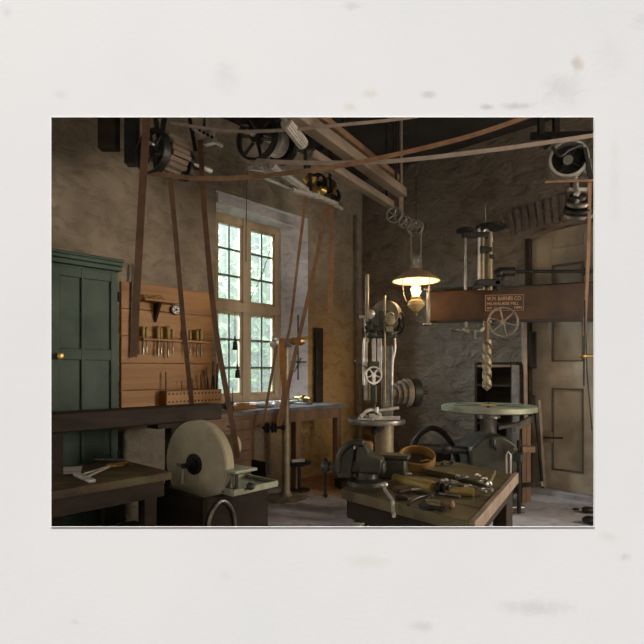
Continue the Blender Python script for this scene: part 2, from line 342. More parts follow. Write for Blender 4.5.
# unseen window added in the near part of this wall to hold a fill light
m=MB(); fill_win2=thing('fill_window_2',None,None,W(-.3,(n0+n1)/2,1.1)); fill_win2['kind']='structure'
for a in ((n0,n1,1.1,1.2),(n0,n1,3.1,3.2),(n0,n0+.1,1.1,3.2),(n1-.1,n1,1.1,3.2),(n0,n1,2.1,2.2),((n0+n1)/2-.04,(n0+n1)/2+.04,1.1,3.2)): wb(m,*a,p=-.3)
m.build('window_frame','winwood',fill_win2)  # frame of the added unseen window

# door wall (back/right): door niche and an unseen opening added for the right fill light
pd0=pq(onB(526,300,0))[0]; pd1=pd0+1.5; zd=3.12
pw0,pw1=6.4,8.4
m=MB()
def bb(m,p0,p1,z0_,z1_,q0=0,q1=TH): m.box(W((p0+p1)/2,(q0+q1)/2,(z0_+z1_)/2),(p1-p0,q1-q0,z1_-z0_),RB)
for a in ((-TH,pd0,0,ZC),(pd1,pw0,0,ZC),(pw1,pn-.02,0,ZC),(pd0,pd1,3.4,ZC),(pw0,pw1,0,1.0),(pw0,pw1,3.4,ZC)): bb(m,*a)
# arched head above the door
pts=[]; n=12
pc=(pd0+pd1)/2; hw=(pd1-pd0)/2
arch=[(pd0+2*hw*i/n, zd+.10*math.sqrt(max(0,1-((i/n-.5)*2)**2))) for i in range(n+1)]
for i in range(n):
    (pa,za),(pb,zb)=arch[i],arch[i+1]
    m.loft([[W(pa,q,za),W(pb,q,zb),W(pb,q,3.4),W(pa,q,3.4)] for q in (0,TH)])
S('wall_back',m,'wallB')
# arch bricks
m=MB()
n=22
for i in range(n):
    f=(i+.5)/n; px_=pd0-.2+ (2*hw+.4)*f; zz=zd+.04+.10*math.sqrt(max(0,1-((f-.5)*2.0)**2)); ang=-(f-.5)*.35
    up=(Z*math.cos(ang)-B2*math.sin(ang)); sd=(B2*math.cos(ang)+Z*math.sin(ang))
    m.box(W(px_,-.008,zz)+up*.16,(.062,.03,.32),(sd,A2,up))
S('trim_6',m,'brick',bev=.006)
m=MB()
for i in range(4): m.tube([onB(530+i,118+0,-.05),onB(530+i,118,-.05)],.001)
# door
door=thing('door_1',None,None,W(pc,.12,0)); door['kind']='structure'
m=MB()
poly=[(pd0,0),(pd1,0)]+[(a,b) for a,b in reversed(arch)]
m.prism([(a-pc,b) for a,b in poly],W(pc,.14,0),B2,Z,A2*.05); m.build('door_leaf','doorp',door)
m=MB(); bdv=.09
def rail(m,p0,p1,z0_,z1_,q=.125,t=.035): m.box(W((p0+p1)/2,q,(z0_+z1_)/2),(p1-p0,t,z1_-z0_),RB)
xq=lambda x:pq(onB(x,300,.12))[0]
xs=[pd0+.02,xq(552),xq(584),xq(597),pd1-.16,pd1]
zr=[(0.02,.28),(1.28,1.42),(1.42,1.60),(2.78,2.98)]
for a,b in ((0,1),(2,3),(4,5)): rail(m,xs[a],xs[b],0.02,zd)
for a,b in zr: rail(m,pd0+.02,pd1,a,b,t=.032)
m.build('door_rails','doorp',door,bev=.004)
m=MB()
for (a,b) in ((1,2),(3,4)):
    for (c,d_) in ((.28,1.28),(1.60,2.78)):
        for (e,f_,g,h_) in ((xs[a],xs[b],c,c+.02),(xs[a],xs[b],d_-.02,d_),(xs[a],xs[a]+.02,c,d_),(xs[b]-.02,xs[b],c,d_)): rail(m,e,f_,g,h_,q=.118,t=.03)
m.build('panel_moulding','doord',door)
m=MB(); a=onB(547,437,.07); m.box(a,(.12,.05,.13),RB); m.build('lock_case','edge',door,bev=.005)
m=MB(); m.cyl(a,a-A2*.09,.012); m.bar(a-A2*.08+V((0,0,0)),onB(563,438,.0),.02,.02); m.build('door_handle','iron',door)
m=MB(); rail(m,pd0-.0,pd0+.05,0,zd,q=.02,t=.1); m.build('door_jamb','darkwood',door)
# unseen window frame added in front of the right fill light
fill_win3=thing('fill_window_3',None,None,W((pw0+pw1)/2,.3,1.0)); fill_win3['kind']='structure'
m=MB()
for a in ((pw0,pw1,1.0,1.1),(pw0,pw1,3.3,3.4),(pw0,pw0+.1,1.0,3.4),(pw1-.1,pw1,1.0,3.4),(pw0,pw1,2.2,2.3),((pw0+pw1)/2-.04,(pw0+pw1)/2+.04,1.0,3.4)): bb(m,*a,.27,.33)
m.build('window_frame','winwood',fill_win3)  # frame of the added unseen window
# threshold stone
m=MB(); bb(m,pd0,pd1,0,.05,-.06,.14); S('trim_7',m,'floor')
# dark recess and batten in the wall by the window
m=MB(); a=onA(319,330,.0); 
for (x,y0,y1,mt,w) in ((319,328,405,'darkwood',.12),): m.bar(onA(x,y0,.07),onA(x,y1,.07),.05,w,up=A2)
tag(m.build('upright_plank','darkwood',origin=onA(319,405,0)),'dark upright plank fixed on the amber-tinted wall right of the window','plank')
m=MB(); m.tube([onA(357.5,214,.07),onA(357.5,330,.07),onA(357.5,462,.07)],.022)
tag(m.build('wall_pipe','greywood',origin=onA(359,462,.05)),'thin vertical pipe running down the dark corner of the room','pipe')

# outside: ground and trees
m=MB(); m.box(W(-9,-2,-.25),(16,26,.2),RB); S('ground',m,'grass')
def tree(c,r,h,n,label,seed):
    rg=random.Random(seed); t_=thing('tree',label,'tree',c,'trees outside the window')
    m=MB(); m.cyl(c,c+Z*h*.7,.12,.06); m.build('trunk','bark',t_)
    m=MB()
    for i in range(n):
        d=V((rg.gauss(0,1),rg.gauss(0,1),rg.gauss(0,1))).normalized()*(rg.random()**.4)
        p=c+Z*h*.55+V((d.x*r,d.y*r,d.z*h*.5)); u=V((rg.gauss(0,1),rg.gauss(0,1),rg.gauss(0,1))).normalized(); v=u.orthogonal().normalized()
        s_=rg.uniform(.09,.2); m.v+=[p-u*s_,p-v*s_*.5,p+u*s_,p+v*s_*.5]; k_=len(m.v); m.f.append([k_-4,k_-3,k_-2,k_-1])
    m.build('foliage','leaf',t_,smooth=False)
tree(V((-2.9,12.3,-.15)),1.7,5.0,2300,'pale green leafy tree outside, seen through the left window panes',1)
tree(V((-1.35,13.6,-.15)),1.5,5.6,2300,'pale green leafy tree outside, seen through the right window panes',2)
tree(V((-4.9,14.8,-.15)),2.3,6.4,2600,'tall green tree outside, farther off behind the other two at window',3)

# ------------------------------------------------------------ overhead timbers and shafting
def hangrod(m,p,r=.012): m.cyl(p,V((p.x,p.y,ZC)),r,n=8)
def beam(name,label,p0,D0,p1,D1,w,h,mt='greywood',cat='beam'):
    a=P(*p0,D0); b=P(*p1,D1); r=thing(name,label,cat,a)
    m=MB(); m.bar(a,b,w,h); m.build('timber',mt,r,bev=.01)
    m=MB(); hangrod(m,a+(b-a)*.35+Z*h*.4); hangrod(m,a+(b-a)*.93+Z*h*.4); m.build('hanger_rod','iron',r); return r
beam('timber_beam','upper of the two pale timber beams slanting from top centre to lamp pulleys',(269,95),3.7,(402,193),6.0,.12,.10)
beam('timber_beam','lower pale timber beam slanting below the upper one toward the lamp pulleys',(309,153),4.5,(391,205),6.0,.09,.08)
beam('timber_beam','brown timber beam nearest the black ceiling, above two paler ones',(297,98),3.9,(398,178),6.3,.07,.06,'wood')
# fluted roller
r=thing('ribbed_roller','grey ribbed metal roller hung beside the pale beams, top centre','roller',P(296,135,4.2))
m=MB(); a=P(286,122,4.0); b=P(303,144,4.3); ux,uy,w=basis(b-a)
rings=[]
for q in (0,1):
    rings.append([(a if q==0 else b)+(ux*math.cos(PI*k/16)+uy*math.sin(PI*k/16))*(.05 if k%2 else .042) for k in range(32)])
m.loft(rings); m.build('roller','steel',r)
m=MB(); m.cyl(a-(b-a)*.3,b+(b-a)*.35,.018); m.build('axle','steel2',r)
m=MB(); c_=b+(b-a)*.15; m.box(c_,(.16,.05,.05)); m.bar(c_,c_-Z*.22,.03,.03); m.bar(c_+V((.05,0,0)),c_+V((.05,0,.45)),.02,.02); m.cyl(c_+Z*.45,V((c_.x,c_.y,ZC)),.012,n=8); m.build('bracket','iron',r)

def wheel_parts(root,c,ax,R,w,nsp,mt,rim=.02,hub=.04,sp=.014,names=('rim','spokes'),axle=None,amat='steel2'):
    m=MB(); m.ring(c,ax,R,R-rim,w,40); o=m.build(names[0],mt,root,bev=min(rim,w)*.15)
    m=MB(); u,v,w_=basis(ax); m.cyl(c-w_*w*.6,c+w_*w*.6,hub)
    for k in range(nsp):
        t=2*PI*k/nsp+.3; d=u*math.cos(t)+v*math.sin(t); m.cyl(c+d*hub*.7,c+d*(R-rim*.6),sp*1.2,sp,8)
    m.build(names[1],mt,root)
    if axle: m=MB(); m.cyl(c-w_*axle,c+w_*axle,hub*.45); m.build('axle',amat,root)
def hanger(root,c,up,mt='iron',w=.05):
    m=MB(); m.cyl(c-V((w,0,0)),c+V((w,0,0)),.05); m.bar(c+V((-.0,0,.03)),c+V((-.09,0,up)),.03,.035); m.bar(c+V((0,0,.03)),c+V((.09,0,up)),.03,.035); m.box(c+Z*up,(.3,.08,.03)); m.cyl(c+Z*up,V((c.x,c.y,ZC)),.015,n=8); m.build('hanger',mt,root)

# left line shaft with wooden drum pulley
a=P(148,143,4.3); b=P(211,171,4.9)
r=thing('line_shaft','steel line shaft with wooden drum pulley hung by the left wall','line shaft',P(172,156,4.5))
m=MB(); m.cyl(a,b,.022); m.build('shaft','steel',r)
ax=(b-a).normalized(); c=P(171,154,4.5)
m=MB(); u,v,_=basis(ax)
for k in range(20):
    t=2*PI*k/20; d=u*math.cos(t)+v*math.sin(t); tt=ax.cross(d); m.box(c+d*(.125+.02*(k%2)),(.19,.035,.03),(ax,tt,d))
m.build('wooden_drum','greywood',r)
m=MB(); m.cyl(c-ax*.12,c+ax*.12,.11); m.cyl(c+ax*.16,c+ax*.2,.08); m.build('core','iron',r)
wheel_parts(r,P(153,152,4.32),ax,.19,.07,6,'iron',rim=.02,names=('pulley_rim','pulley_spokes'))
wheel_parts(r,P(185,170,4.65),ax,.10,.05,5,'iron',rim=.02,names=('small_pulley_rim','small_pulley_spokes'))
hanger(r,P(160,148,4.38),.55); hanger(r,P(198,165,4.8),.5)
m=MB(); m.box(P(192,158,4.7),(.12,.05,.1)); m.bar(P(183,163,4.6),P(206,152,4.9),.03,.03); m.build('bearing_block','steel2',r)

# large black wheel shaft
r=thing('line_shaft','black spoked wheel on a shaft over the window, top centre','line shaft',P(260,140,4.5))
a=P(236,128,4.3); b=P(290,153,4.7); ax=(b-a).normalized(); ax2=V((.45,.89,.0)).normalized()
m=MB(); m.cyl(P(252,133,4.4),P(290,149,4.85),.025); m.build('shaft','steel',r)
wheel_parts(r,P(257,138,4.45),V((.5,1,0)),.20,.06,6,'iron',rim=.022,names=('large_wheel_rim','large_wheel_spokes'),hub=.05)
m=MB(); m.lathe([(.08,-.06),(.12,-.055),(.125,0),(.12,.055),(.08,.06)],P(275,143,4.7),V((.6,1,0))); m.build('bright_pulley','steel',r)
m=MB(); m.lathe([(.05,-.06),(.15,-.03),(.155,.03),(.05,.06)],P(283,148,4.85),V((.6,1,0))); m.build('black_pulley','iron',r)
m=MB(); m.box(P(262,126,4.5),(.22,.1,.12)); m.bar(P(240,122,4.4),P(300,128,4.8),.05,.05); m.bar(P(262,126,4.5),P(262,60,4.5),.05,.05); m.tube([P(250,120,4.4),P(262,133,4.4),P(275,124,4.5)],.018,sm=5); m.build('bearing_hanger','iron',r)
m=MB(); m.box(P(205,133,4.6),(.17,.08,.05),rot(-.5)); m.box(P(210,141,4.6),(.12,.05,.06),rot(-.5)); m.cyl(P(193,128,4.5),P(222,146,4.8),.018)
m.cyl(P(207,133,4.6),V((P(207,133,4.6).x,4.6,ZC)),.015,n=8)
r2=thing('bearing_plate','pale drilled metal bearing plate left of the large black wheel','bearing',P(207,138,4.6)); m.build('plate','steel',r2)
m=MB()
for k in range(4): c=P(200+k*4,131+k*2.2,4.54); m.cyl(c,c-V((0,.02,0)),.012)
m.build('bolt','iron',r2)

# countershaft towards the corner
r=thing('countershaft','bright countershaft with clamps and brass cone running over the window','countershaft',P(305,188,5.3))
a=P(272,165,4.8); b=P(342,209,6.1)
m=MB(); m.cyl(a,P(308,191,5.35),.034); m.cyl(P(306,189,5.3),b,.02); m.build('shaft','steel',r)
m=MB()
for (x0_,y0_,x1_,y1_) in ((250,168,272,171),(266,177,290,187),(292,190,322,199),(318,197,336,204)): m.bar(P(x0_,y0_,5),P(x1_,y1_,5.4),.05,.035)
m.bar(P(262,160,4.9),P(268,176,4.9),.04,.05); m.bar(P(276,170,4.9),P(270,155,4.9),.03,.03); m.build('clamp_arm','steel',r)
m=MB(); c=P(311,184,5.4); m.lathe([(.02,-.09),(.075,-.07),(.05,0),(.085,.05),(.03,.1)],c,Z); m.lathe([(.03,-.06),(.06,0),(.03,.06)],P(322,190,5.6),ax2); m.build('brass_cone','brass',r)
for (x,y,D,R) in ((318,183,5.6,.10),(327,188,5.8,.11),(333,196,5.9,.09)):
    m=MB(); m.ring(P(x,y,D),ax2,R,R-.02,.06); m.cyl(P(x,y,D)-ax2*.04,P(x,y,D)+ax2*.04,.03); m.bar(P(x,y,D)-Z*R*.9,P(x,y,D)+Z*R*.9,.02,.02); m.build('small_pulley','brass' if x==327 else 'iron',r)
m=MB()
for (x,y,D) in ((308,152,4.6),(330,178,5.7),(272,160,4.8)): p=P(x,y,D); m=MB(); m.bar(p,V((p.x,p.y,ZC)),.035,.035); m.build('hanger_rod','iron',r)
m=MB(); m.bar(P(308,152,4.6),P(311,190,5.0),.03,.03); m.box(P(312,150,4.6),(.2,.06,.05)); m.build('hanger_bracket','iron',r)
m=MB(); m.bar(P(330,178,5.7),P(333,204,5.8),.03,.03); m.build('hanger_bracket','iron',r)

# lamp pulleys at the far end of the beams
r=thing('pulley_cluster','three small spoked pulleys hung at the beam ends above the lamp','pulleys',P(402,215,6.0))
for (x,y,R) in ((394,215,.085),(405,222,.07),(415,227,.09)):
    c=P(x,y,5.95); m=MB(); m.torus(c,V((.2,1,0)),R,.012,28,8); m.cyl(c-V((0,.03,0)),c+V((0,.03,0)),.02)
    for k in range(5): t_=2*PI*k/5; m.cyl(c,c+V((math.cos(t_)*R,0,math.sin(t_)*R)),.007,n=6)
    m.build('pulley','steel2',r)
m=MB(); m.bar(P(401,184,6.0),P(401,216,6.0),.05,.05); m.bar(P(388,203,6),P(404,215,6),.04,.03); m.bar(P(396,210,5.97),P(418,229,5.97),.03,.02); m.cyl(P(401,184,6),V((P(401,184,6).x,6,ZC)),.018,n=8); m.build('iron_strap','greywood',r)

# oil lamp
LD=5.3; c=P(416,281,LD); u_=LD/F
r=thing('oil_lamp','lit hanging oil lamp with wide brown shade and glass chimney','lamp',P(416,312,LD))
m=MB(); R=23.5*u_
prof=[(R,0),(R*.97,.01),(R*.55,.085),(R*.3,.105),(.045,.125),(.04,.14)]; m.lathe(prof,c,Z,40,caps=False); m.build('lamp_shade','shade',r)
m=MB(); m.lathe([(R*.985,.001),(R*.95,.006),(R*.53,.078),(R*.28,.097),(.05,.118)],c,Z,40,caps=False); m.build('shade_lining','shadein',r)
m=MB(); m.torus(c,Z,R*.99,.006,40,6); m.build('shade_rim','milk',r)
m=MB(); m.lathe([(.035,-.16),(.055,-.10),(.04,-.02),(.033,.1),(.033,.26)],c,Z,20,caps=False); m.build('glass_chimney','chimney',r)
m=MB(); m.lathe([(.002,-.125),(.02,-.11),(.024,-.085),(.012,-.05),(.002,-.02)],c,Z,12); m.build('flame','flame',r)
m=MB(); m.lathe([(.05,-.19),(.055,-.175),(.05,-.16),(.028,-.15)],c,Z,20); m.build('burner','brass',r)
m=MB(); m.lathe([(.01,-.36),(.018,-.34),(.012,-.325),(.03,-.31)],c,Z); m.build('finial','brass',r)
m=MB(); m.lathe([(.03,-.31),(.06,-.285),(.09,-.25),(.085,-.215),(.055,-.19)],c,Z,24); m.build('oil_font','milk',r)
m=MB()
for s_ in (-1,1):
    m.tube([c+V((s_*.055,0,.55)),c+V((s_*.055,0,.14)),c+V((s_*.13,0,.07)),c+V((s_*.135,0,-.08)),c+V((s_*.11,0,-.19)),c+V((s_*.06,0,-.23))],.005,6,sm=6)
m.tube([c+V((-.055,0,.55)),c+V((0,0,.62)),c+V((.055,0,.55))],.006,6,sm=5); m.build('wire_bail','gold2',r)
m=MB(); 
m.tube([c+V((0,0,.62)),V((c.x,c.y,ZC))],.0035,6); m.build('hook','iron',r)

# right hand pulley group
r=thing('ceiling_pulley','bright-rimmed pulley in an iron frame hung at the top right corner','pulley',P(569,163,4.6))
ax=V((.35,1,.05)); c=P(568,160,4.6)
m=MB(); m.ring(c,ax,.165,.14,.12,40); m.build('pulley_rim','steel',r,bev=.005)
m=MB(); m.cyl(c+ax.normalized()*.04,c+ax.normalized()*.05,.145,n=36); m.build('pulley_web','iron',r)
m=MB(); u,v,w_=basis(ax); m.cyl(c-w_*.12,c+w_*.12,.03)
for k in range(4): t_=PI/2*k+.6; m.cyl(c,c+(u*math.cos(t_)+v*math.sin(t_))*.145,.014,n=8)
m.build('pulley_spokes','iron',r)
m=MB()
for x in (541,556,592): m.bar(P(x,60,4.7),P(x,136,4.7),.05,.05) if x<590 else m.bar(P(584,148,4.5),P(591,180,4.5),.03,.03)
m.bar(P(530,136,4.75),P(620,134,4.5),.05,.05); m.bar(P(556,135,4.7),P(545,148,4.6),.03,.03); m.bar(P(568,160,4.72),P(568,134,4.72),.05,.04); m.tube([P(552,147,4.5),P(560,156,4.5),P(569,150,4.5),P(582,145,4.5)],.014,sm=5)
m.bar(P(568,160,4.72),P(575,192,4.72),.04,.04); m.build('iron_frame','iron',r)
m=MB(); m.box(P(586,167,4.6),(.08,.06,.13)); m.build('side_plate','steel2',r)
m=MB(); m.bar(P(580,178,4.55),P(594,180,4.55),.03,.02); m.build('cross_bar','steel2',r)
m=MB(); m.cyl(P(568,160,4.44),P(568,160,4.4),.04); m.build('hub_cap','steel2',r)
r=thing('cone_pulley','stepped cone pulley with bright rings below the top right pulley','pulley',P(578,208,4.6))
for k,(yy,R,h_) in enumerate(((197,.075,.05),(203,.10,.05),(209,.12,.045),(214,.13,.03))):
    c=P(578,yy,4.55+.02*k); ax=V((0.1,.55,-.8)); m=MB(); m.lathe([(R*.92,-.02),(R,-.012),(R,.012),(R*.92,.02)],c,ax,32); m.build('pulley_step','steel2' if k%2 else 'iron',r)
m=MB(); c=P(577,194,4.5); m.cyl(c,c+V((0,.03,.09)),.03,.02); m.bar(P(568,190,4.55),P(588,190,4.55),.04,.03); m.cyl(P(577,203,4.5),P(576,178,4.6),.018); m.build('yoke','steel',r)
# dark timbers top left
m=MB(); m.bar(P(109,60,4.6),P(109,150,4.6),.17,.1,up=V((0,1,0))); p=P(109,60,4.6); m.bar(p,V((p.x,p.y,ZC)),.17,.1,up=V((0,1,0)))
tag(m.build('hanging_post','darkwood',origin=P(109,60,4.6),bev=.01),'short dark timber post hanging down at the top left','post')
m=MB(); m.bar(P(132,60,4.5),P(132,165,4.5),.10,.1,up=V((0,1,0))); p=P(132,60,4.5); m.bar(p,V((p.x,p.y,ZC)),.1,.1,up=V((0,1,0)))
tag(m.build('hanging_post','iron',origin=P(132,60,4.5)),'black iron hanger post beside the drum pulley and the wide belt','post')

# ------------------------------------------------------------ belts
def belt(label,pts,w,mt,side=(1,0,0),t=.007,name='drive_belt'):
    P3=[P(*p) for p in pts]; m=MB(); m.ribbon(P3,w,t,side); tag(m.build(name,mt,origin=P3[-1]),label,'belt','leather and canvas drive belts')
zs=(0,0,1)
belt('grey belt sagging across the very top from drum pulley to top centre right',[(170,123,4.4),(230,131,4.2),(285,130,4.1),(340,125,4.1),(400,119,4.2),(440,112,4.3)],.025,'beltg',zs)
belt('wide tan belt crossing from black wheel to the top right pulley',[(248,159,4.55),(268,161.5,4.35),(330,163,4.3),(400,160.5,4.3),(500,149,4.4),(600,134.5,4.5)],.036,'beltg',zs)
belt('reddish tan belt rising from drum pulley across to top right',[(150,173,4.3),(200,178.5,4.2),(250,177,4.2),(300,171.5,4.1),(340,166,4.1),(420,149,4.1),(480,133,4.1),(540,112,4.1)],.036,'belt',zs)
belt('thin grey belt from top right pulley going off right',[(545,182,4.45),(570,181,4.45),(610,180,4.45)],.02,'belt',zs)
belt('widest brown belt hanging down in front of the left tool board',[(147.5,105,3.6),(143,180,3.6),(138,270,3.6),(133.5,357,3.6)],.052,'belt2')
belt('brown belt dropping from the drum pulley past the round dial',[(170,176,4.6),(177,250,4.7),(184,330,4.8),(192,405,4.9)],.045,'belt2')
belt('long brown belt running down to the grindstone in front of the window',[(200,140,4.7),(206,230,4.6),(216,330,4.5),(233,428,4.4),(238,458,4.4)],.047,'belt2')
belt('narrow tan belt slanting over the window reveal, left of two',[(306,196,5.2),(298,260,5.6),(291,320,5.8),(287,340,5.85)],.03,'belt')
belt('long tan belt slanting over the window reveal down to black pulleys',[(327,205,5.7),(312,280,5.7),(296,350,5.7),(280,425,5.7)],.045,'belt')
belt('straight tan belt hanging free in front of the dark corner',[(331.5,202,5.8),(331.5,255,5.8),(330,313,5.8)],.052,'belt')
belt('narrow tan belt from the post head to the black pulleys',[(277,345,5.75),(270,385,5.75),(263,425,5.75)],.03,'belt')
belt('bright orange belt twisted down from the post head',[(282,338,5.8),(282,365,5.78),(284,395,5.75),(279,424,5.7)],.055,'belto')
belt('thin tan belt hanging along the right edge in front of the door',[(590,170,4.5),(588,260,4.5),(584,336,4.5)],.03,'belt')
m=MB(); m.tube([P(247,172,4.9),P(246,230,4.9),P(246,262,5)],.005,6); tag(m.build('dangling_string','string',origin=P(246,262,5)),'thin dark cord hanging in front of the middle window post','cord')
m=MB(); m.tube([P(274,238,5.4),P(262,275,5.5),P(250,300,5.5)],.004,6); tag(m.build('slanting_cord','string',origin=P(250,300,5.5)),'thin cord slanting across the right upper window panes','cord')
m=MB(); m.tube([P(585,300,4.4),P(587,370,4.4),P(592,430,4.4)],.006,6); m.tube([P(585,300,4.4),P(584,386,4.4)],.008,6)
r=thing('pull_cord','hanging pull cord with brass catch at the right edge before the door','cord',P(588,430,4.4)); m.build('cord','string',r)
m=MB(); m.cyl(P(581,356,4.4),P(593,356,4.4),.014); m.ell(P(583,356,4.4),(.025,.025,.02)); m.build('catch','brass',r)
# weights in the window
for i,(x,y0,y1) in enumerate(((235,312,340),(237.5,345,368))):
    r=thing('hanging_weight',('upper' if i==0 else 'lower')+' dark bell-shaped weight hung on a cord before the left panes','weight',P(x,y1+8,5.9),'cord weights at the window')
    m=MB(); m.cyl(P(x,y0,5.9),P(x,y1,5.9),.004,n=6); m.build('cord','string',r)
    m=MB(); m.lathe([(.008,.16),(.014,.1),(.024,.09),(.03,.0)],P(x,y1+10,5.9),Z,12); m.build('weight','iron',r)

# ------------------------------------------------------------ left wall furniture
# green cabinet
pc_=.62
ca=onA(30,300,pc_); cb=onA(118,300,pc_); q0=pq(ca)[1]; q1=pq(cb)[1]
ztop=onA(87,262,pc_).z
r=thing('green_cabinet','tall old green painted cabinet with panelled door, standing at far left','cabinet',W(pc_/2,(q0+q1)/2,0))
m=MB(); wallbox(m,q0,q1,0,ztop,.02,pc_-.03); m.build('body','green',r,bev=.005)
m=MB(); wallbox(m,q0-.03,q1+.03,ztop,ztop+.035,.02,pc_+.04); wallbox(m,q0-.03,q1+.03,ztop-.04,ztop,.02,pc_+.02); wallbox(m,q0-.04,q1+.04,ztop+.035,ztop+.06,.02,pc_+.04); m.build('cornice','green',r,bev=.006)
Q=lambda x: pq(onA(x,300,pc_))[1]
m=MB()
zr1=onA(87,349,pc_).z; zr0=onA(87,360,pc_).z
wallbox(m,Q(50),Q(118),.15,ztop-.06,pc_-.03,pc_-.02)
for (xa,xb) in ((50,60),(81.5,84.5),(111,118)): wallbox(m,Q(xa),Q(xb),.15,ztop-.06,pc_-.03,pc_)
for (za,zb) in ((.15,.3),(zr0,zr1),(ztop-.14,ztop-.06)): wallbox(m,Q(50),Q(118),za,zb,pc_-.03,pc_-.003)
d=m.build('door','green',r,bev=.004)
m=MB(); k_=onA(58.5,356,pc_); m.lathe([(.012,0),(.012,.02),(.026,.028),(.026,.045),(.012,.05)],k_,B2,16); m.build('knob','brass',d)
for z in (.7,2.1):
    m=MB(); m.cyl(W(pc_,Q(118.6),z),W(pc_,Q(118.6),z+.09),.01,n=8); m.build('hinge','iron',d)

# tool board
xa,xb=120,211; 
tA=onA(xa,281,.0); tB=onA(xb,293,.0); bz=onA(160,415,.0).z; qa,qb=pq(tA)[1],pq(tB)[1]; tz=(tA.z+tB.z)/2
r=thing('tool_board','honey coloured wooden tool board on the wall left of the window','board',W(0,(qa+qb)/2,bz))
nb=5
for i in range(nb):
    m=MB(); za=bz+(tz-bz)*i/nb; wallbox(m,qa,qb,za+.003,za+(tz-bz)/nb-.003,.0,.028); m.build('board_plank','orange',r,bev=.003)
def At(px,py,p): return onA(px,py,p)
def bracket_shelf(x0_,x1_,y,dep,name,label,h=.025,mt='orange'):
    a=At(x0_,y,.03); b=At(x1_,y,.03); z=(a.z+b.z)/2
    z=At((x0_+x1_)/2,y+ (0),.03).z; qa_,qb_=pq(a)[1],pq(b)[1]
    r=thing(name,label,'shelf',W(.03,(qa_+qb_)/2,z-h)); m=MB(); wallbox(m,qa_,qb_,z-h,z,.03,.03+dep); m.build('shelf_board',mt,r,bev=.003); return r,qa_,qb_,z
r,qa_,qb_,z=bracket_shelf(137,172,301,.16,'wall_shelf','small wooden shelf high on the tool board with a bracket')
m=MB(); qc=(qa_+qb_)/2; m.prism([(0,0),(.12,0),(0,-.2)],W(.03,qc-.015,z-.025),B2,Z,A2*.03); m.build('bracket','darkwood',r)
c=At(154,298.5,.1); m=MB(); m.tube([c-A2*.12,c-A2*.06+Z*.025,c+Z*.005,c+A2*.06+Z*.03,c+A2*.14],.014,8,sm=5)
tag(m.build('spokeshave','yellow',origin=W(.1,pq(c)[1],z)),'bent wooden spokeshave lying on the small high wall shelf','tool')
# dial
c=At(174.5,310,.03); r=thing('round_dial','small round white dial hung on the tool board beside the belt','dial',c)
m=MB(); m.lathe([(.055,0),(.055,.03),(.04,.03)],c,B2,28); m.build('case','iron',r)
m=MB(); m.cyl(c+B2*.025,c+B2*.034,.043,n=28); m.build('face','shadein',r)
m=MB(); m.cyl(c+B2*.03,c+B2*.045,.014); 
for k in range(5): t_=k*2*PI/5; m.cyl(c+B2*.036+(A2*math.cos(t_)+Z*math.sin(t_))*.03,c+B2*.04+(A2*math.cos(t_)+Z*math.sin(t_))*.03,.007,n=8)
m.build('hub','iron',r)
# chisel rail
r,qa_,qb_,z=bracket_shelf(140,206,340,.07,'tool_rail','long narrow wooden rail holding chisels on the tool board',.022)
zrail=z
r_=thing('chisel','',"chisel",(0,0,0)); m=MB(); m.lathe([(.010,.0),(.017,.02),(.021,.07),(.017,.1),(.022,.115),(.014,.125)],(0,0,.0),Z,12); m.build('handle','yellow',r_)
m=MB(); m.cyl((0,0,-.10),(0,0,.0),.007,.008,8); m.box((0,0,-.13),(.022,.008,.07)); m.build('blade','steel2',r_)
xs_=[143,146.5,158,161,168,172.5,186,190,197,201]; proto=r_
for i,x in enumerate(xs_):
    o=proto if i==0 else copy_tree(proto); c=At(x,340,.075); o.location=V((c.x,c.y,zrail+.002)); o.rotation_euler=(0,0,-.74)
    s_=[1,.9,1.1,.95,1.15,.9,1.05,.85,1,1.1][i]; o.scale=(s_,s_,s_)
    tag(o,f'wood-handled chisel in the tool board rail, {ORD[i]} of ten from the left','chisel','chisels in the wall rail')
# lower rack with drill holes and bits
a=At(160,403,.03); b=At(215,399,.03); qa_,qb_=pq(a)[1],pq(b)[1]; z0_=At(187,405,.1).z; z1_=At(187,390,.1).z
r=thing('bit_rack','low honey wood rack drilled with a row of holes under the chisels','rack',W(.03,(qa_+qb_)/2,z0_))
m=MB(); wallbox(m,qa_,qb_,z0_,z1_,.03,.16); m.build('block','orange',r,bev=.005)
m=MB()
for row in (0,1):
    for k in range(15):
        q=qa_+(qb_-qa_)*(k+.7)/15.5; c=W(.16,q,z0_+(z1_-z0_)*(.28+.5*row)); m.cyl(c-B2*.002,c+B2*.002,.012,n=10)
m.build('hole','iron',r)
m=MB(); wallbox(m,qa_-.05,qb_+.03,z0_-.03,z0_,.03,.2); m.build('ledge','darkwood',r)
f0=thing('file','','file',(0,0,0)); m=MB(); m.lathe([(.01,.13),(.014,.17),(.012,.24),(.006,.25)],(0,0,0),Z,10); m.build('handle','wood',f0)
m=MB(); m.box((0,0,.065),(.018,.008,.13)); m.build('blade','iron',f0)
for i in range(11):
    o=f0 if i==0 else copy_tree(f0); q=qa_+(qb_-qa_)*((.05,.32,.42,.52,.60,.68,.75,.81,.87,.92,.97)[i]); c=W(.09,q,z1_); o.location=c; o.rotation_euler=(.08*math.sin(i*3),.10*math.sin(i*5),-.74)
    s_=(.8,.45,.4,.5,.42,.7,.85,1.0,1.15,1.3,1.2)[i]; o.scale=(s_,s_,s_)
    tag(o,f'dark handled file standing in the drilled rack, {ORD[i]} of eleven from the left','file','files in the drilled rack')
# T square
m=MB(); c=At(131,278,.05); m.bar(At(133,264,.05),At(131,358,.05),.006,.022,up=A2); 
tag(m.build('straightedge','iron',origin=At(131,358,.05)),'long dark straightedge hung on the tool board next to green cabinet','straightedge')

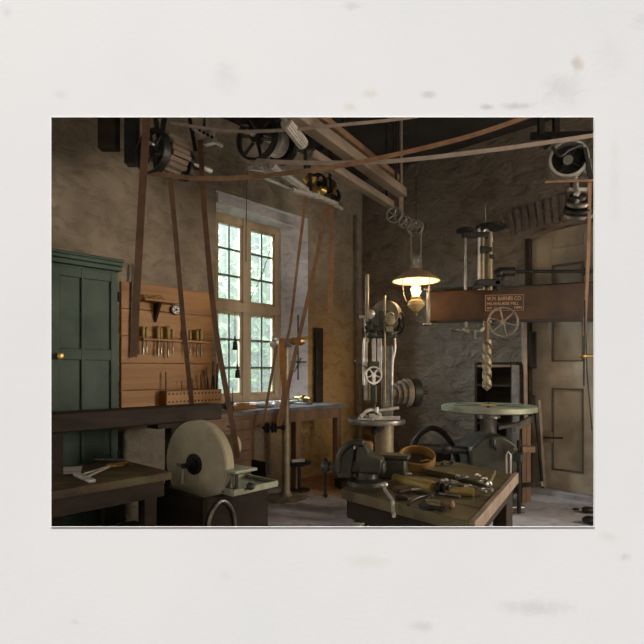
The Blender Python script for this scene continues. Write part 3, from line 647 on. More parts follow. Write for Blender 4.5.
# heavy dark beam over the bench
pbm=1.05
a=onA(30,430,pbm); b=onA(222,409,pbm)
qa_,qb_=pq(a)[1],pq(b)[1]; z1_=onA(150,408,pbm).z; z0_=onA(150,425.5,pbm).z
r=thing('timber_rail','long heavy dark timber rail above the left bench, ending over the grindstone','rail',W(pbm,(qa_+qb_)/2,0))
m=MB(); wallbox(m,qa_,qb_,z0_,z1_,pbm-.22,pbm); m.build('timber','darkwood',r,bev=.012)
for q in (qb_-.45,qa_+.2): 
    m=MB(); wallbox(m,q-.05,q+.05,(.72 if q<-6 else 0),z0_,pbm-.17,pbm-.06); m.build('post','darkwood',r,bev=.008)
m=MB(); wallbox(m,qb_-.65,qb_-.2,z0_-.04,z0_,pbm-.2,pbm-.02); m.build('corbel','darkwood',r)

# left work bench
zb=.72; r=thing('work_bench','old dark plank work bench in the lower left corner','bench',W(1,-5.3,0))
qe=pq(onZ(165,470,zb))[1]; pf=pq(onZ(110,482,zb))[0]
m=MB(); 
for i in range(4):
    pa=.66+(pf-.66)*i/4; pb_=.66+(pf-.66)*(i+1)/4; m.box(W((pa+pb_)/2,(qe-7.4)/2,zb-.03),(pb_-pa-.004,qe+7.4,.06),RB)
m.build('bench_top','woodh',r,bev=.006)
m=MB(); wallbox(m,-7.35,qe-.05,zb-.18,zb-.06,pf-.08,pf-.03); wallbox(m,-7.35,qe-.05,.18,.26,pf-.5,pf-.42); m.build('apron','darkwood',r)
for q in (qe-.15,qe-1.05,-7.2):
    for p in (.75,pf-.1):
        m=MB(); wallbox(m,q-.05,q+.05,0,zb-.06,p-.05,p+.05); m.build('leg','darkwood',r,bev=.005)
# objects on the left bench
c=onZ(84,476,zb+.02); m=MB(); m.box(V((c.x,c.y,zb+.011)),(.045,.34,.02),rot(.75)); tag(m.build('steel_rule','paper',origin=V((c.x,c.y,zb)),bev=.002),'thick pale steel rule lying near the left bench front edge','rule')
c=onZ(60,470,zb+.01); m=MB(); m.box(V((c.x,c.y,zb+.004)),(.3,.26,.006),rot(.4)); tag(m.build('paper_sheet','paper',origin=V((c.x,c.y,zb))),'crumpled grey sheet of paper at the far left end of bench','paper')
r=thing('tongs','pair of long steel tongs with brass jaws lying on left bench','tongs',onZ(100,471,zb))
zz=zb+.018; p0=onZ(82,479,zz); p1=onZ(84,474,zz); p2=onZ(112,465.5,zz); p3=onZ(128,463,zz)
m=MB(); m.tube([p0,(p0+p2)/2,p2],.009,8); m.tube([p1,(p1+p2)/2+Z*.0,p2+V((0,.02,0))],.009,8); m.build('handle','steel',r)
m=MB(); m.torus(p2,Z,.035,.012,20,8); m.tube([p2,p2*.5+p3*.5+V((0,.03,.0)),p3],.013,8,sm=4); m.tube([p2,p2*.5+p3*.5-V((0,.03,0)),p3],.013,8,sm=4); m.ell(p2+V((.05,0,0)),(.05,.03,.015)); m.build('jaw','brass',r)
c=onZ(112,462,zb); m=MB(); m.ell(V((c.x-.12,c.y+.02,zb+.018)),(.05,.02,.016)); m.bar(V((c.x-.12,c.y+.02,zb+.018)),V((c.x+.1,c.y+.05,zb+.012)),.014,.014); tag(m.build('scraper','steel2',origin=V((c.x,c.y,zb))),'small steel scraper lying behind the tongs on left bench','tool')
# whitewashed block under the rail: plaster ledge behind bench
m=MB(); x_=onA(127,440,.3); wallbox(m,pq(onA(124,440,.25))[1],pq(onA(172,440,.25))[1],0,onA(150,428,.25).z,0.0,.25)
S('trim_8',m,'plaster2',bev=.03)

# ------------------------------------------------------------ grindstone
GD=4.15; c=P(194.5,464,GD); gp,gq=pq(c); R=.35; th=.10
r=thing('grindstone','large pale round grindstone in a dark trough frame, lower left','grindstone',W(gp,gq,0))
cf=c; ax=V((.55,.835,0)).normalized()
m=MB(); m.lathe([(R-.012,0),(R,.012),(R,th-.012),(R-.012,th)],cf,ax,64); m.build('stone','stone',r)
m=MB(); m.lathe([(.085,-.015),(.085,.0)],cf,ax,24); m.lathe([(.05,-.04),(.05,.0)],cf,ax,16); m.cyl(cf-ax*.12,cf+ax*(th+.35),.022); m.build('axle','iron',r)
m=MB(); m.bar(cf-ax*.1,cf-ax*.1-Z*.0-B2*.10,.03,.025); m.cyl(cf-ax*.1-B2*.02-Z*.015,cf-ax*.12-B2*.02-Z*.14,.018,.022); m.build('crank','steel2',r)
# trough frame
zt=c.z-.21
m=MB()
L0,L1=gq-.13,gq+.52; p0_,p1_=gp-.42,gp+.31
for (pa,pb_,qa_,qb_) in ((p0_,p1_,L0,L0+.05),(p0_,p1_,L1-.05,L1),(p0_,p0_+.05,L0,L1),(p1_-.05,p1_,L0,L1)): m.box(W((pa+pb_)/2,(qa_+qb_)/2,(.12+zt)/2),(pb_-pa,qb_-qa_,zt-.12),RB)
m.box(W((p0_+p1_)/2,(L0+L1)/2,.15),(p1_-p0_,L1-L0,.06),RB)
m.build('trough','darkwood',r,bev=.01)
for (pa,qa_) in ((p0_+.06,L0+.06),(p1_-.06,L0+.06),(p0_+.06,L1-.06),(p1_-.06,L1-.06)):
    m=MB(); m.box(W(pa,qa_,.06),(.1,.1,.12),RB); m.build('foot','iron',r)
m=MB(); 
for (x,y) in ((1,-1),): pass
a=W(p1_-.0,L0-.02,zt-.12); b=W(p1_-.0,L0+.35,zt-.12)
m.tube([W(p1_+.015,L0+.02,.1),W(p1_+.015,L0+.05,zt-.15),W(p1_+.015,L0+.16,zt-.04),W(p1_+.015,L0+.27,zt-.15),W(p1_+.015,L0+.30,.1)],.014,8,sm=6); m.build('iron_hoop','steel2',r)
# drip tray
m=MB(); tc_=W(gp+.2,gq+.3,zt+.01); m.box(tc_,(.42,.46,.02),RB)
for s_ in (-1,1): m.box(tc_+B2*.21*s_+Z*.018,(.02,.46,.05),RB); m.box(tc_+A2*.23*s_+Z*.018,(.42,.02,.05),RB)
m.build('drip_tray','tray',r,bev=.004)
# tool rest
rc=W(gp+.24,gq+.12,0); zrst=P(240,467,GD).z
m=MB(); m.loft([[rc+Z*z-A2*.08-B2*.12,rc+Z*z-A2*.05+B2*.20,rc+Z*z+A2*.17+B2*.20,rc+Z*z+A2*.13-B2*.12] for z in (zrst-.012,zrst+.012)]); m.build('tool_rest','tray',r,bev=.004)
m=MB(); m.lathe([(.07,0),(.05,.02),(.04,.05),(.045,zrst-zt-.012)],V((rc.x,rc.y,zt+.02))+B2*.05,Z,16); m.cyl(rc+Z*(zt+.02)+B2*.15,rc+Z*(zrst-.01)+B2*.15,.015); m.ell(rc+Z*(zt+.06)+B2*.2+A2*.1,(.035,.035,.03)); m.build('rest_post','iron2',r)
# second small stone behind
m=MB(); c2=cf+ax*(th+.28); m.lathe([(.08,0),(.1,.01),(.1,.05),(.08,.06)],c2+Z*.1+B2*.02,ax,32); m.build('small_pulley','stone',r)

# ------------------------------------------------------------ under the window
# drawer chest
r_p0,r_p1=.04,.62
qa_=pq(onA(208,430,r_p1))[1]; qb_=pq(onA(253,430,r_p1))[1]; zt_=onA(225,417,r_p1).z; zb_=onA(250,470,r_p1).z
r=thing('drawer_chest','small wooden chest with flat drawers under the window, behind grindstone','drawer chest',W(.3,(qa_+qb_)/2,0))
m=MB(); wallbox(m,qa_,qb_,.0,zt_,r_p0,r_p1-.02); m.build('carcass','wood',r,bev=.004)
m=MB(); wallbox(m,qa_-.02,qb_+.02,zt_,zt_+.03,r_p0,r_p1+.03); m.build('chest_top','greywood',r,bev=.004)
nd=8
for i in range(nd):
    za=.06+(zt_-.1)*i/nd; m=MB(); wallbox(m,qa_+.03,qb_-.03,za+.008,za+(zt_-.1)/nd-.006,r_p1-.02,r_p1); d=m.build('drawer','wood',r,bev=.003)
    m=MB(); wallbox(m,(qa_+qb_)/2-.05,(qa_+qb_)/2+.05,za+.045,za+.06,r_p1,r_p1+.02); m.build('pull','iron',d)
# crate by chest
m=MB(); q=qb_+.1; wallbox(m,qb_+.03,pq(onA(262,450,.7))[1],0,.5,.45,.8); tag(m.build('wooden_crate','darkwood',origin=W(.6,qb_+.15,0),bev=.008),'dark wooden crate on the floor right of the drawer chest','crate')
# window bench
r=thing('window_bench','grey topped bench running below the window with brown posts','bench',W(.3,qR-.6,0)); zw=1.04
m=MB(); wallbox(m,qb_+.03,qR+.2,zw-.05,zw,.02,.5); m.build('bench_top','blue',r,bev=.006)
m=MB(); wallbox(m,qb_+.05,qR+.15,zw-.18,zw-.05,.44,.48); m.build('apron','wood',r)
for q in (qb_+.1,(qb_+qR)/2+.1,qR+.13): m=MB(); wallbox(m,q-.045,q+.045,0,zw-.05,.38,.47); m.build('leg','wood',r,bev=.005)
# things on window bench
k=0
for (x,h_,w_,mt,lb,nm) in ((214,.10,.14,'orange','small honey wood box at the left end of the window bench','small_box'),(243,.05,.34,'orange','low wooden tray on the window bench under middle post','tool_tray'),(262,.07,.12,'paper','bundle of pale cloth on the window bench below the right panes','cloth_bundle'),(276,.05,.12,'steel','small bright metal block on window bench right of the cloth','metal_block')):
    c=onA(x,400,.25); m=MB()
    if 'cloth' in nm: m.ell(V((c.x,c.y,zw+.035)),(.12,.07,.035)); m.ell(V((c.x+.07,c.y,zw+.025)),(.09,.05,.025))
    else:
        m.box(V((c.x,c.y,zw+h_/2)),(.1,w_,h_),RB)
        if h_<.08: m.box(V((c.x,c.y,zw+h_+.012)),(.04,w_*.5,.025),RB)
    if zw>0: tag(m.build(nm,mt,origin=V((c.x,c.y,zw)),bev=.004),lb,'tray' if 'tray' in nm else ('cloth' if 'cloth' in nm else ('box' if 'box' in nm else 'block')))
r=thing('bench_vise','small dull brass hand vise at right end of window bench','vise',(lambda c:V((c.x,c.y,zw)))(onA(303,396,.2))); c=V(r.location)
m=MB(); m.box(c+Z*.015,(.24,.12,.03),RB); m.box(c+Z*.05,(.1,.1,.05),RB); m.build('base','steel2',r,bev=.005)
m=MB(); m.cyl(c+Z*.085-B2*.14,c+Z*.085+B2*.14,.022); m.ell(c+Z*.09,(.05,.04,.04)); m.cyl(c+Z*.09-B2*.14-A2*.06,c+Z*.09-B2*.14+A2*.06,.008); m.build('screw','brass',r)
# bottles of brushes at sill left
for i,x in enumerate((226,229,232)):
    c=onA(x,400,.1); m=MB(); m.cyl(V((c.x,c.y,zw)),V((c.x+.01*(i-1),c.y,zw+.2+.03*i)),.008,.004,8); m.cyl(V((c.x,c.y,zw)),V((c.x,c.y,zw+.08)),.02)
    tag(m.build('standing_punch','iron',origin=V((c.x,c.y,zw))),f'thin dark punch standing below the left panes, {ORD[i]} of three from left','punch','punches on the window bench')
# hanging tools on reveal
r=thing('hanging_clamp','slender iron clamp hung on the whitewashed window reveal','clamp',onA(300,345,-.03))
m=MB(); p=lambda x,y:onA(x,y,-.0)+B2*.02; m.tube([p(297,315),p(297,380)],.01,8); m.bar(p(290,362),p(305,362),.02,.02); m.bar(p(293,372),p(300,358),.015,.015); m.build('clamp_frame','darkwood',r)

# ------------------------------------------------------------ belt post
PD=769.5/(498-370); base=P(286,498,PD)
r=thing('belt_post','slim golden pipe post on a round floor plate below the window belts','post',V((base.x,base.y,0)))
m=MB(); m.lathe([(.26,0),(.26,.012),(.22,.02),(.08,.03),(.06,.06),(.05,.09)],V((base.x,base.y,0)),Z,40); m.build('base_plate','gold2',r)
zh=P(286,343,PD).z
m=MB(); m.cyl(V((base.x,base.y,.05)),V((base.x,base.y,zh)),.048,.04,20); m.build('pipe','gold',r)
hc=V((base.x,base.y-.0,zh))
m=MB(); m.box(hc,(.14,.1,.1)); m.cyl(hc+V((-.17,0,0)),hc+V((.22,0,.02)),.02); m.build('head','steel2',r,bev=.01)
m=MB(); m.lathe([(.05,-.05),(.065,-.03),(.055,0),(.065,.03),(.05,.05)],hc+V((-.13,-.02,.0)),V((1,0,0))); m.build('roller','steel',r)
m=MB(); m.lathe([(.03,-.09),(.05,-.05),(.045,0),(.052,.05),(.03,.09)],hc+V((.13,-.02,.02)),V((1,0,0))); m.bar(hc+V((.04,-.03,.03)),hc+V((.26,-.03,.06)),.03,.04); m.build('brass_bearing','brass',r)
m=MB(); zc=P(272,427,PD).z
for x in (267,274): 
    cc=P(x,427.5,PD-.12); m.lathe([(.035,-.03),(.062,-.025),(.062,-.012),(.045,0),(.062,.012),(.062,.025),(.035,.03)],cc,V((1,.3,0)),24)
m.build('black_pulley','iron',r)
m=MB(); m.cyl(P(262,427.5,PD-.12),P(284,427.5,PD-.1),.018); m.bar(P(282,427.5,PD-.1),V((base.x,base.y,zc)),.04,.05); m.build('pulley_bracket','iron',r)
# stool
c=onZ(299,463,.34); 
r=thing('low_stool','low black round stool behind the belt post with book on it','stool',V((c.x,c.y,0)))
m=MB(); m.lathe([(.14,.32),(.16,.33),(.16,.35),(.14,.36)],V((c.x,c.y,0)),Z,28); m.build('seat','iron',r)
m=MB(); m.lathe([(.14,0),(.13,.015),(.03,.03),(.025,.3),(.05,.32)],V((c.x,c.y,0)),Z,20); m.build('pedestal','iron',r)
m=MB(); m.box(V((c.x-.02,c.y,.378)),(.16,.12,.034),rot(.3)); tag(m.build('book','paper',origin=V((c.x,c.y,.36)),bev=.003),'small pale closed book lying on the low black stool','book')
# orange/pink crate by stool
c=onZ(291,447,0.0+.25)
# ------------------------------------------------------------ drill press by the corner
DD=5.2; k=DD/F
def X(px): return (px-322)*k
def ZZ(py): return H-(py-HOR)*k
def D_(px,py,dy=0): return V((X(px),DD+dy,ZZ(py)))
r=thing('drill_press','tall upright belt-driven drill press with round table left of the lamp','drill press',V((X(383),DD,0)))
m=MB(); m.box(V((X(383),DD,.05)),(.62,.7,.1)); m.lathe([(.2,.1),(.15,.16),(.12,.3)],V((X(385),DD+.05,0)),Z); m.build('base','iron',r,bev=.02)
m=MB(); m.cyl(V((X(385),DD+.05,.25)),D_(385,425,.05),.095); m.build('lower_column','gold',r)
m=MB(); m.bar(D_(388,426,.12),D_(388,345,.12),.10,.09,up=V((0,1,0))); m.bar(D_(392.5,420,.1),D_(392.5,345,.1),.035,.06,up=V((0,1,0))); m.build('upper_column','steel2',r,bev=.01)
m=MB(); 
for (x,w_,y0,y1) in ((365.5,.035,338,400),(373.5,.035,338,402)): m.bar(D_(x,y1,-.02),D_(x,y0,-.02),w_,.04,up=V((0,1,0)))
m.bar(D_(379.5,372,0),D_(379.5,332,0),.045,.04,up=V((0,1,0))); m.build('guide_bar','steel',r,bev=.005)
m=MB(); m.cyl(D_(366.5,342,-.03),D_(367,275,-.03),.022,.018); m.build('feed_rod','gold',r)
m=MB(); m.cyl(D_(383.5,402,-.1),D_(383.5,297,-.1),.011); m.build('spindle_rod','gold',r)
# head casting
m=MB(); m.box(D_(381,336,.02),(.30,.22,.05)); m.box(D_(384,322,.05),(.12,.16,.22)); m.box(D_(372,330,0),(.14,.12,.08)); m.ell(D_(369,327,-.05),(.05,.05,.055)); m.ell(D_(372,335,-.06),(.06,.04,.04)); m.ell(D_(388,334,-.05),(.07,.05,.04)); m.build('head','iron2',r,bev=.015)
m=MB(); m.bar(D_(359,317,-.03),D_(372,318,-.03),.03,.025); m.bar(D_(365,317,-.03),D_(366,332,-.03),.035,.03,up=V((0,1,0))); m.ell(D_(371,314,0),(.045,.04,.045)); m.build('lever','steel',r)
m=MB(); cc=D_(388,314,.1); m.lathe([(.10,-.08),(.145,-.07),(.15,-.02),(.15,.04),(.13,.05)],cc,V((.5,1,0)),36); m.build('dome_pulley','gold2',r)
m=MB(); m.torus(D_(400,322,.08),V((1,.35,0)),.11,.012,32,8); m.torus(D_(397,322,.08),V((1,.35,0)),.08,.012,32,8)
for kk in range(5): t_=kk*2*PI/5; m.cyl(D_(400,322,.08),D_(400,322,.08)+V((-.35*math.sin(t_)*.11,math.sin(t_)*.10,math.cos(t_)*.11)),.008,n=6)
m.build('side_wheel','iron',r)
m=MB(); m.lathe([(.02,-.05),(.05,-.04),(.055,.03),(.02,.06)],D_(388,322,-.14),V((0,1,0)),18); m.box(D_(388,330,-.12),(.07,.04,.05)); m.torus(D_(388,318,-.16),V((0,1,0)),.035,.01,20,6); m.build('gear','gold',r)
m=MB(); 
for s_ in(-1,1): m.tube([D_(364 if s_<0 else 394,338,-.04),D_(363.3 if s_<0 else 394.5,350,-.04),D_(363 if s_<0 else 392,362,-.04),D_(363.5 if s_<0 else 391.5,385,-.04)],.013,8,sm=5)
m.build('curved_stay','steel',r)
# feed handwheel
hc=D_(372,375,-.16)
wheel_parts(r,hc,V((-.25,1,0)),.088,.022,5,'steel',rim=.016,hub=.022,sp=.007,names=('handwheel_rim','handwheel_spokes'))
m=MB(); m.cyl(hc,D_(374,375,0),.014); m.bar(D_(363,366,-.12),D_(374,372,-.12),.012,.012); m.ell(D_(354,361,-.14),(.013,.013,.013)); m.cyl(D_(354,361,-.14),D_(372,372,-.16),.006,n=6); m.build('feed_lever','steel2',r)
m=MB(); m.box(D_(373.5,366,-.06),(.1,.08,.09)); m.cyl(D_(373.5,385,-.1),D_(373.5,402,-.1),.028); m.cyl(D_(373.5,402,-.1),D_(373.5,407,-.1),.012); m.build('quill','iron2',r,bev=.008)
m=MB(); m.bar(D_(368.5,383,-.12),D_(368.5,399,-.12),.016,.016,up=V((0,1,0))); m.build('stop_bar','gold',r)
# table
tcn=V((X(375.5),DD-.1,ZZ(419)))
m=MB(); m.lathe([(.05,-.05),(.25,-.035),(.28,-.03),(.285,0),(.28,.012),(.27,.008)],tcn,Z,48); m.build('round_table','steel2',r)
m=MB(); m.cyl(tcn-Z*.05,tcn-Z*.12,.05,.03); m.bar(tcn-Z*.07,V((X(385),DD+.05,tcn.z-.07)),.08,.06); m.ell(tcn+V((-.03,-.05,-.11)),(.03,.03,.03)); m.build('table_arm','iron',r,bev=.01)
# wooden cone pulley on countershaft at side
ac=V((1,.25,0)).normalized()
m=MB(); c0=D_(396,394,.25); m.lathe([(.04,-.02),(.08,-.02),(.08,.03),(.105,.03),(.105,.08),(.13,.08),(.13,.13),(.15,.13),(.15,.19),(.05,.2)],c0,ac,36); m.build('cone_pulley','greywood',r)
m=MB(); m.lathe([(.15,.2),(.155,.2),(.155,.28),(.06,.28)],c0,ac,36); m.cyl(c0-ac*.1,c0+ac*.4,.02); m.build('fly_pulley','iron',r)
m=MB(); m.bar(V((c0.x-.06,c0.y,c0.z)),V((X(388),DD+.12,c0.z)),.05,.05); m.build('cone_bracket','iron',r)
# things on press table
tz_=tcn.z+.012
r=thing('machine_clamp','bright steel machine clamp lying on the small round drill table','clamp',tcn+Z*.012)
m=MB(); m.tube([tcn+V((-.13,0,.05)),tcn+V((-.1,-.02,.09)),tcn+V((-.03,0,.10)),tcn+V((.02,0,.07)),tcn+V((.04,0,.03))],.018,8,sm=5); m.tube([tcn+V((-.17,-.1,.03)),tcn+V((-.14,-.03,.05)),tcn+V((-.1,0,.03))],.02,8,sm=4); m.box(tcn+V((-.05,-.05,.04)),(.06,.06,.05)); m.ell(tcn+V((.0,-.08,.035)),(.05,.03,.025)); m.build('clamp_frame','steel',r)
m=MB(); m.cyl(tcn+V((-.02,-.02,.09)),tcn+V((.22,.0,.12)),.016); m.cyl(tcn+V((.0,-.02,.075)),tcn+V((.0,-.02,.13)),.02); m.build('clamp_screw','steel',r)
for i,(dx,dy,l,az,lb) in enumerate(((.08,-.12,.26,.05,'flat steel strap on small drill table, front right'),(.12,.05,.24,.1,'flat steel strap on small drill table, behind the front one'),(-.12,-.16,.16,-.5,'short steel packing bar on small drill table, front left'))):
    m=MB(); m.box(tcn+V((dx,dy,.022)),(l,.035,.02),rot(az)); tag(m.build('steel_strap','steel',origin=tcn+V((dx,dy,.012)),bev=.003),lb,'steel bar')
# red-handled thing beside base: small wooden block stand
m=MB(); c=P(364,447,5.0); m.box(V((c.x,c.y,.35)),(.09,.12,.7)); m.box(V((c.x,c.y,.75)),(.16,.16,.1)); tag(m.build('wooden_stand','orange',origin=V((c.x,c.y,0)),bev=.01),'reddish wooden stand partly hidden between the vise and drill press','stand')
# things behind press to the right: dark arched tool rack
r=thing('arched_rack','dark peaked rack against back wall between the two drills','rack',onZ(430,466,.0) if False else V((P(433,470,6.2).x,6.2,0)))
c=V(r.location); m=MB(); zt_=P(433,428,6.2).z
m.tube([c+V((-.35,0,0)),c+V((-.24,0,zt_*.75)),c+V((0,0,zt_)),c+V((.24,0,zt_*.72)),c+V((.4,0,0))],.035,8,sm=6); m.build('arched_frame','darkwood',r)
m=MB(); m.box(c+V((0,.06,zt_*.38)),(.45,.05,zt_*.72)); m.build('back_board','darkwood',r)

# ------------------------------------------------------------ radial drill
RD=5.7; k2=RD/F
def E(px,py,dy=0): return V(((px-322)*k2,RD+dy,H-(py-HOR)*k2))
r=thing('radial_drill','large radial drill with brown arm, handwheel, twist drill and round table','radial drill',V((E(487,0).x,RD,0)))
m=MB(); dirn=V((1,-.0,0)); 
xa_,xb_=E(429,0).x,E(640,0).x; zt_,zbm=E(0,290).z,E(0,321).z
yo=.10
poly=[(0,0),(0,zt_-zbm),(xb_-xa_,zt_-zbm+.11),(xb_-xa_,-.07),( (xb_-xa_)*.78,-.005)]
m.prism(poly,V((xa_,RD+yo,zbm)),V((1,-.12,0)),Z,V((0,.16,0))); m.build('arm','arm',r,bev=.02)
m=MB(); m.bar(V((xa_+.01,RD+yo-.0,zbm-.03)),V((xa_+.01,RD+yo,zt_+.02)),.045,.05,up=V((0,1,0))); m.lathe([(.05,0),(.06,.02),(.05,.04)],V((xa_,RD+yo-.02,zbm-.05)),Z); m.lathe([(.04,0),(.05,.015),(.04,.03)],V((xa_,RD+yo-.02,zt_)),Z); m.build('end_cap','steel2',r,bev=.01)
m=MB(); 
m.box(V(((xa_+xb_)/2,RD+yo-.11,zt_+.03)),(xb_-xa_,.06,.025),rot(-.12)); m.box(V(((xa_+xb_)/2,RD+yo-.12,zbm-.0)),(xb_-xa_-.2,.05,.025),rot(-.12)); m.build('slide_rail','iron',r)
# column outside to the right
m=MB(); xc=E(648,0).x; m.cyl(V((xc,RD-.1,0)),V((xc,RD-.1,zt_+.7)),.17,n=28); m.lathe([(.5,0),(.5,.08),(.24,.14),(.19,.3)],V((xc,RD-.1,0)),Z,28); m.build('column','iron',r)
# plate
pl0=E(485,295); pl1=E(522,311); yp=RD+yo-.005-.12*(E(503,0).x-xa_)
ux_=V((1,-.12,0)).normalized()
pcn=V(((pl0.x+pl1.x)/2,yp-.012,(pl0.z+pl1.z)/2)); fx=-.12
m=MB(); m.box(pcn,((pl1.x-pl0.x),.012,pl0.z-pl1.z),rot(math.atan(-.12))); plate=m.build('name_plate','plate',r,bev=.003)
m=MB()
pw_,ph_=(pl1.x-pl0.x)/2,(pl0.z-pl1.z)/2
for (dx,dz,w_,h_) in ((0,ph_-.003,2*pw_,.003),(0,-ph_+.003,2*pw_,.003),(-pw_+.003,0,.005,2*ph_),(pw_-.003,0,.003,2*ph_)): m.box(pcn+ux_*dx+Z*dz-V((0,.008,0)),(w_,.004,h_),rot(math.atan(-.12)))
m.build('plate_border','letter',plate)
def text(s,px,py,h,parent,w=None):
    cu=bpy.data.curves.new('lettering','FONT'); cu.body=s; cu.size=h; cu.extrude=.001; cu.align_x='CENTER'; cu.align_y='CENTER'
    o=bpy.data.objects.new('lettering',cu); col.objects.link(o); dg=bpy.context.evaluated_depsgraph_get()
    me=bpy.data.meshes.new_from_object(o.evaluated_get(dg)); bpy.data.objects.remove(o)
    if w:
        xs=[v.co.x for v in me.vertices]; f=w/(max(xs)-min(xs))
        for v in me.vertices: v.co.x*=f
    ob=bpy.data.objects.new('lettering',me); col.objects.link(ob); me.materials.clear(); me.materials.append(M['letter'])
    e=E(px,py); y=RD+yo-.12*(e.x-xa_)-.026
    base_=V(parent['wo']); ob.parent=parent; ob.location=V((e.x,y,e.z))-base_; ob.rotation_euler=(PI/2,0,math.atan(-.12)); return ob
text('W.M. BARNES CO.',503.5,299,.062,plate,.37); text('MILWAUKEE MILL',502,304,.045,plate,.34); text('NO. 12',491.5,308.3,.036,plate,.10); text('1892',516.5,308,.036,plate,.08)
# saddle / spindle head, above the arm
yf=RD-.16
def G(px,py,dy=0): return V(((px-322)*k2*(yf+dy)/RD, yf+dy, H-(py-HOR)/F*(yf+dy)))
m=MB(); m.box(G(487,284,.06),(.24,.2,.08)); m.box(G(478,287),(.1,.1,.05)); m.box(G(499,283),(.12,.08,.06)); m.ell(G(499,273),(.045,.045,.045)); m.bar(G(496,290),G(506,276),.05,.05); m.build('saddle','iron',r,bev=.012)
m=MB(); 
for (x,rr) in ((482.5,.02),(490,.026)): m.cyl(G(x,290),G(x,232),rr)
m.cyl(G(486,290,.05),G(486,232,.05),.03); m.build('spindle_tube','gold',r)
m=MB(); m.bar(G(479,290),G(479,229),.022,.03,up=V((0,1,0))); m.tube([G(478.5,232),G(478,227),G(480,229)],.018,8); m.tube([G(483,232),G(486,229.5),G(491,235),G(492,242)],.012,8,sm=5); m.build('bright_guide','steel',r)
for (x,y,R_,nm) in ((490.5,227,.15,'large_bevel_wheel'),(465,230.5,.085,'small_bevel_wheel')):
    m=MB(); c=G(x,y); m.lathe([(R_*.8,-.025),(R_,-.02),(R_,.01),(R_*.9,.02),(.03,.03)],c,Z,36); 
    for kk in range(28 if R_>.1 else 18): t_=2*PI*kk/(28 if R_>.1 else 18); m.box(c+V((math.cos(t_)*R_,math.sin(t_)*R_,-.004)),(.018,.014,.025),rot(t_))
    m.build(nm,'iron',r)
m=MB(); m.box(G(475,235),(.28,.06,.06)); m.box(G(487,250),(.10,.06,.06)); m.box(G(482,250),(.05,.07,.08)); m.box(G(491,257),(.05,.06,.05)); m.build('gear_bracket','iron',r,bev=.01)
m=MB(); m.cyl(G(465.3,290),G(465.3,230),.013); m.cyl(G(485,226),G(485,204),.01); m.build('vertical_rod','steel2',r)
m=MB(); m.cyl(G(498,272,.04),G(514,271.5,.04),.05); m.cyl(G(495,272,.04),G(498,272,.04),.03); m.build('coupling_sleeve','iron',r)
m=MB(); m.cyl(G(514,271.5,.04),G(640,271,-.3),.018); m.cyl(G(583,271.3,-.13),G(590,271.3,-.15),.04); m.cyl(G(529,271.5,0),G(531,271.5,0),.03); m.build('drive_rod','iron',r)
# handwheel
hc=G(503,322,-.22); R_=15.2/F*hc.y
wheel_parts(r,hc,V((0.1,1,0)),R_,.024,6,'gold2',rim=.018,hub=.028,sp=.008,names=('handwheel_rim','handwheel_spokes'))
m=MB(); m.cyl(hc,hc+V((-.02,.25,0)),.018); m.cyl(hc+V((-R_+.01,0,0)),hc+V((-R_+.01,-.07,0)),.011); m.build('handwheel_shaft','steel2',r)
m=MB(); m.cyl(G(451,330,-.05),G(480,331,-.02),.016); m.ell(G(466,331,-.05),(.04,.03,.04)); m.ell(G(454,329.5,-.05),(.05,.03,.016)); m.bar(G(475,330,-.05),G(475,339,-.05),.018,.018,up=V((0,1,0))); m.bar(G(466,322,-.04),G(466,334,-.04),.03,.03,up=V((0,1,0))); m.bar(G(480,331,-.02),G(487,326,.0),.03,.03); m.build('lock_lever','steel2',r)
# quill and twist drill
m=MB(); m.cyl(G(486,321),G(486,340),.034); m.cyl(G(486,340),G(486,347),.026); m.build('quill','belt2',r)
m=MB(); top=G(487,340); bot=G(487,391); L_=top.z-bot.z; rings=[]
nn=40
for i in range(nn+1):
    f=i/nn; ph=f*5.0*PI; z=top.z-L_*f; tp=1 if f<.93 else (1-(f-.93)/.07*.9)
    rings.append([V((top.x,top.y,z))+V((math.cos(2*PI*j/16+ph),math.sin(2*PI*j/16+ph),0))*(.050*tp*(1 if (j%8) not in (0,1,7) else .42)) for j in range(16)])
m.loft(rings); m.build('twist_drill','gold',r)
# table and pedestal
tr=E(488.5,405); Rt=46*k2
m=MB(); tcn2=V((tr.x,RD,tr.z)); m.lathe([(.1,-.09),(Rt*.9,-.075),(Rt,-.06),(Rt,-.012),(Rt-.015,0),(Rt-.04,-.004)],tcn2,Z,72); m.build('round_table','tray',r)
m=MB(); 
for kk in range(3): t_=kk*PI/3+.2; d=V((math.cos(t_),math.sin(t_),0)); m.bar(tcn2-d*Rt*.8,tcn2+d*Rt*.8,.025,.004)
m.build('table_slot','iron',r)
m=MB(); m.lathe([(.13,-.14),(.12,-.09),(.12,-.13)],tcn2,Z,28); m.lathe([(.12,-.12),(.09,-.16),(.085,-.32),(.10,-.34)],tcn2,Z,28); m.cyl(tcn2+V((-.12,-.08,-.1)),tcn2+V((-.12,-.08,-.14)),.03); m.build('neck','steel2',r)
zsh=tcn2.z-.33
m=MB(); hwid=24*k2
poly=[(-hwid,-.42),(-hwid,-.16),(-hwid*.75,-.10),(-hwid*.4,-.03),(0,0),(hwid*.4,-.02),(hwid*.8,-.09),(hwid*1.1,-.16),(hwid*1.1,-.42)]
m.prism(poly,V((tcn2.x,RD-.22,zsh+.03)),V((1,0,0)),Z,V((0,.44,0))); m.build('knee_housing','iron2',r,bev=.03)
m=MB(); m.box(V((tcn2.x,RD,.22)),(.42,.40,.36)); m.box(V((tcn2.x-.02,RD-.0,.5)),(.46,.36,.3)); m.build('pedestal','iron',r,bev=.02)
m=MB(); m.box(V((tcn2.x-.08,RD+.05,.04)),(.72,.8,.08)); m.build('base_plate','steel2',r,bev=.02)
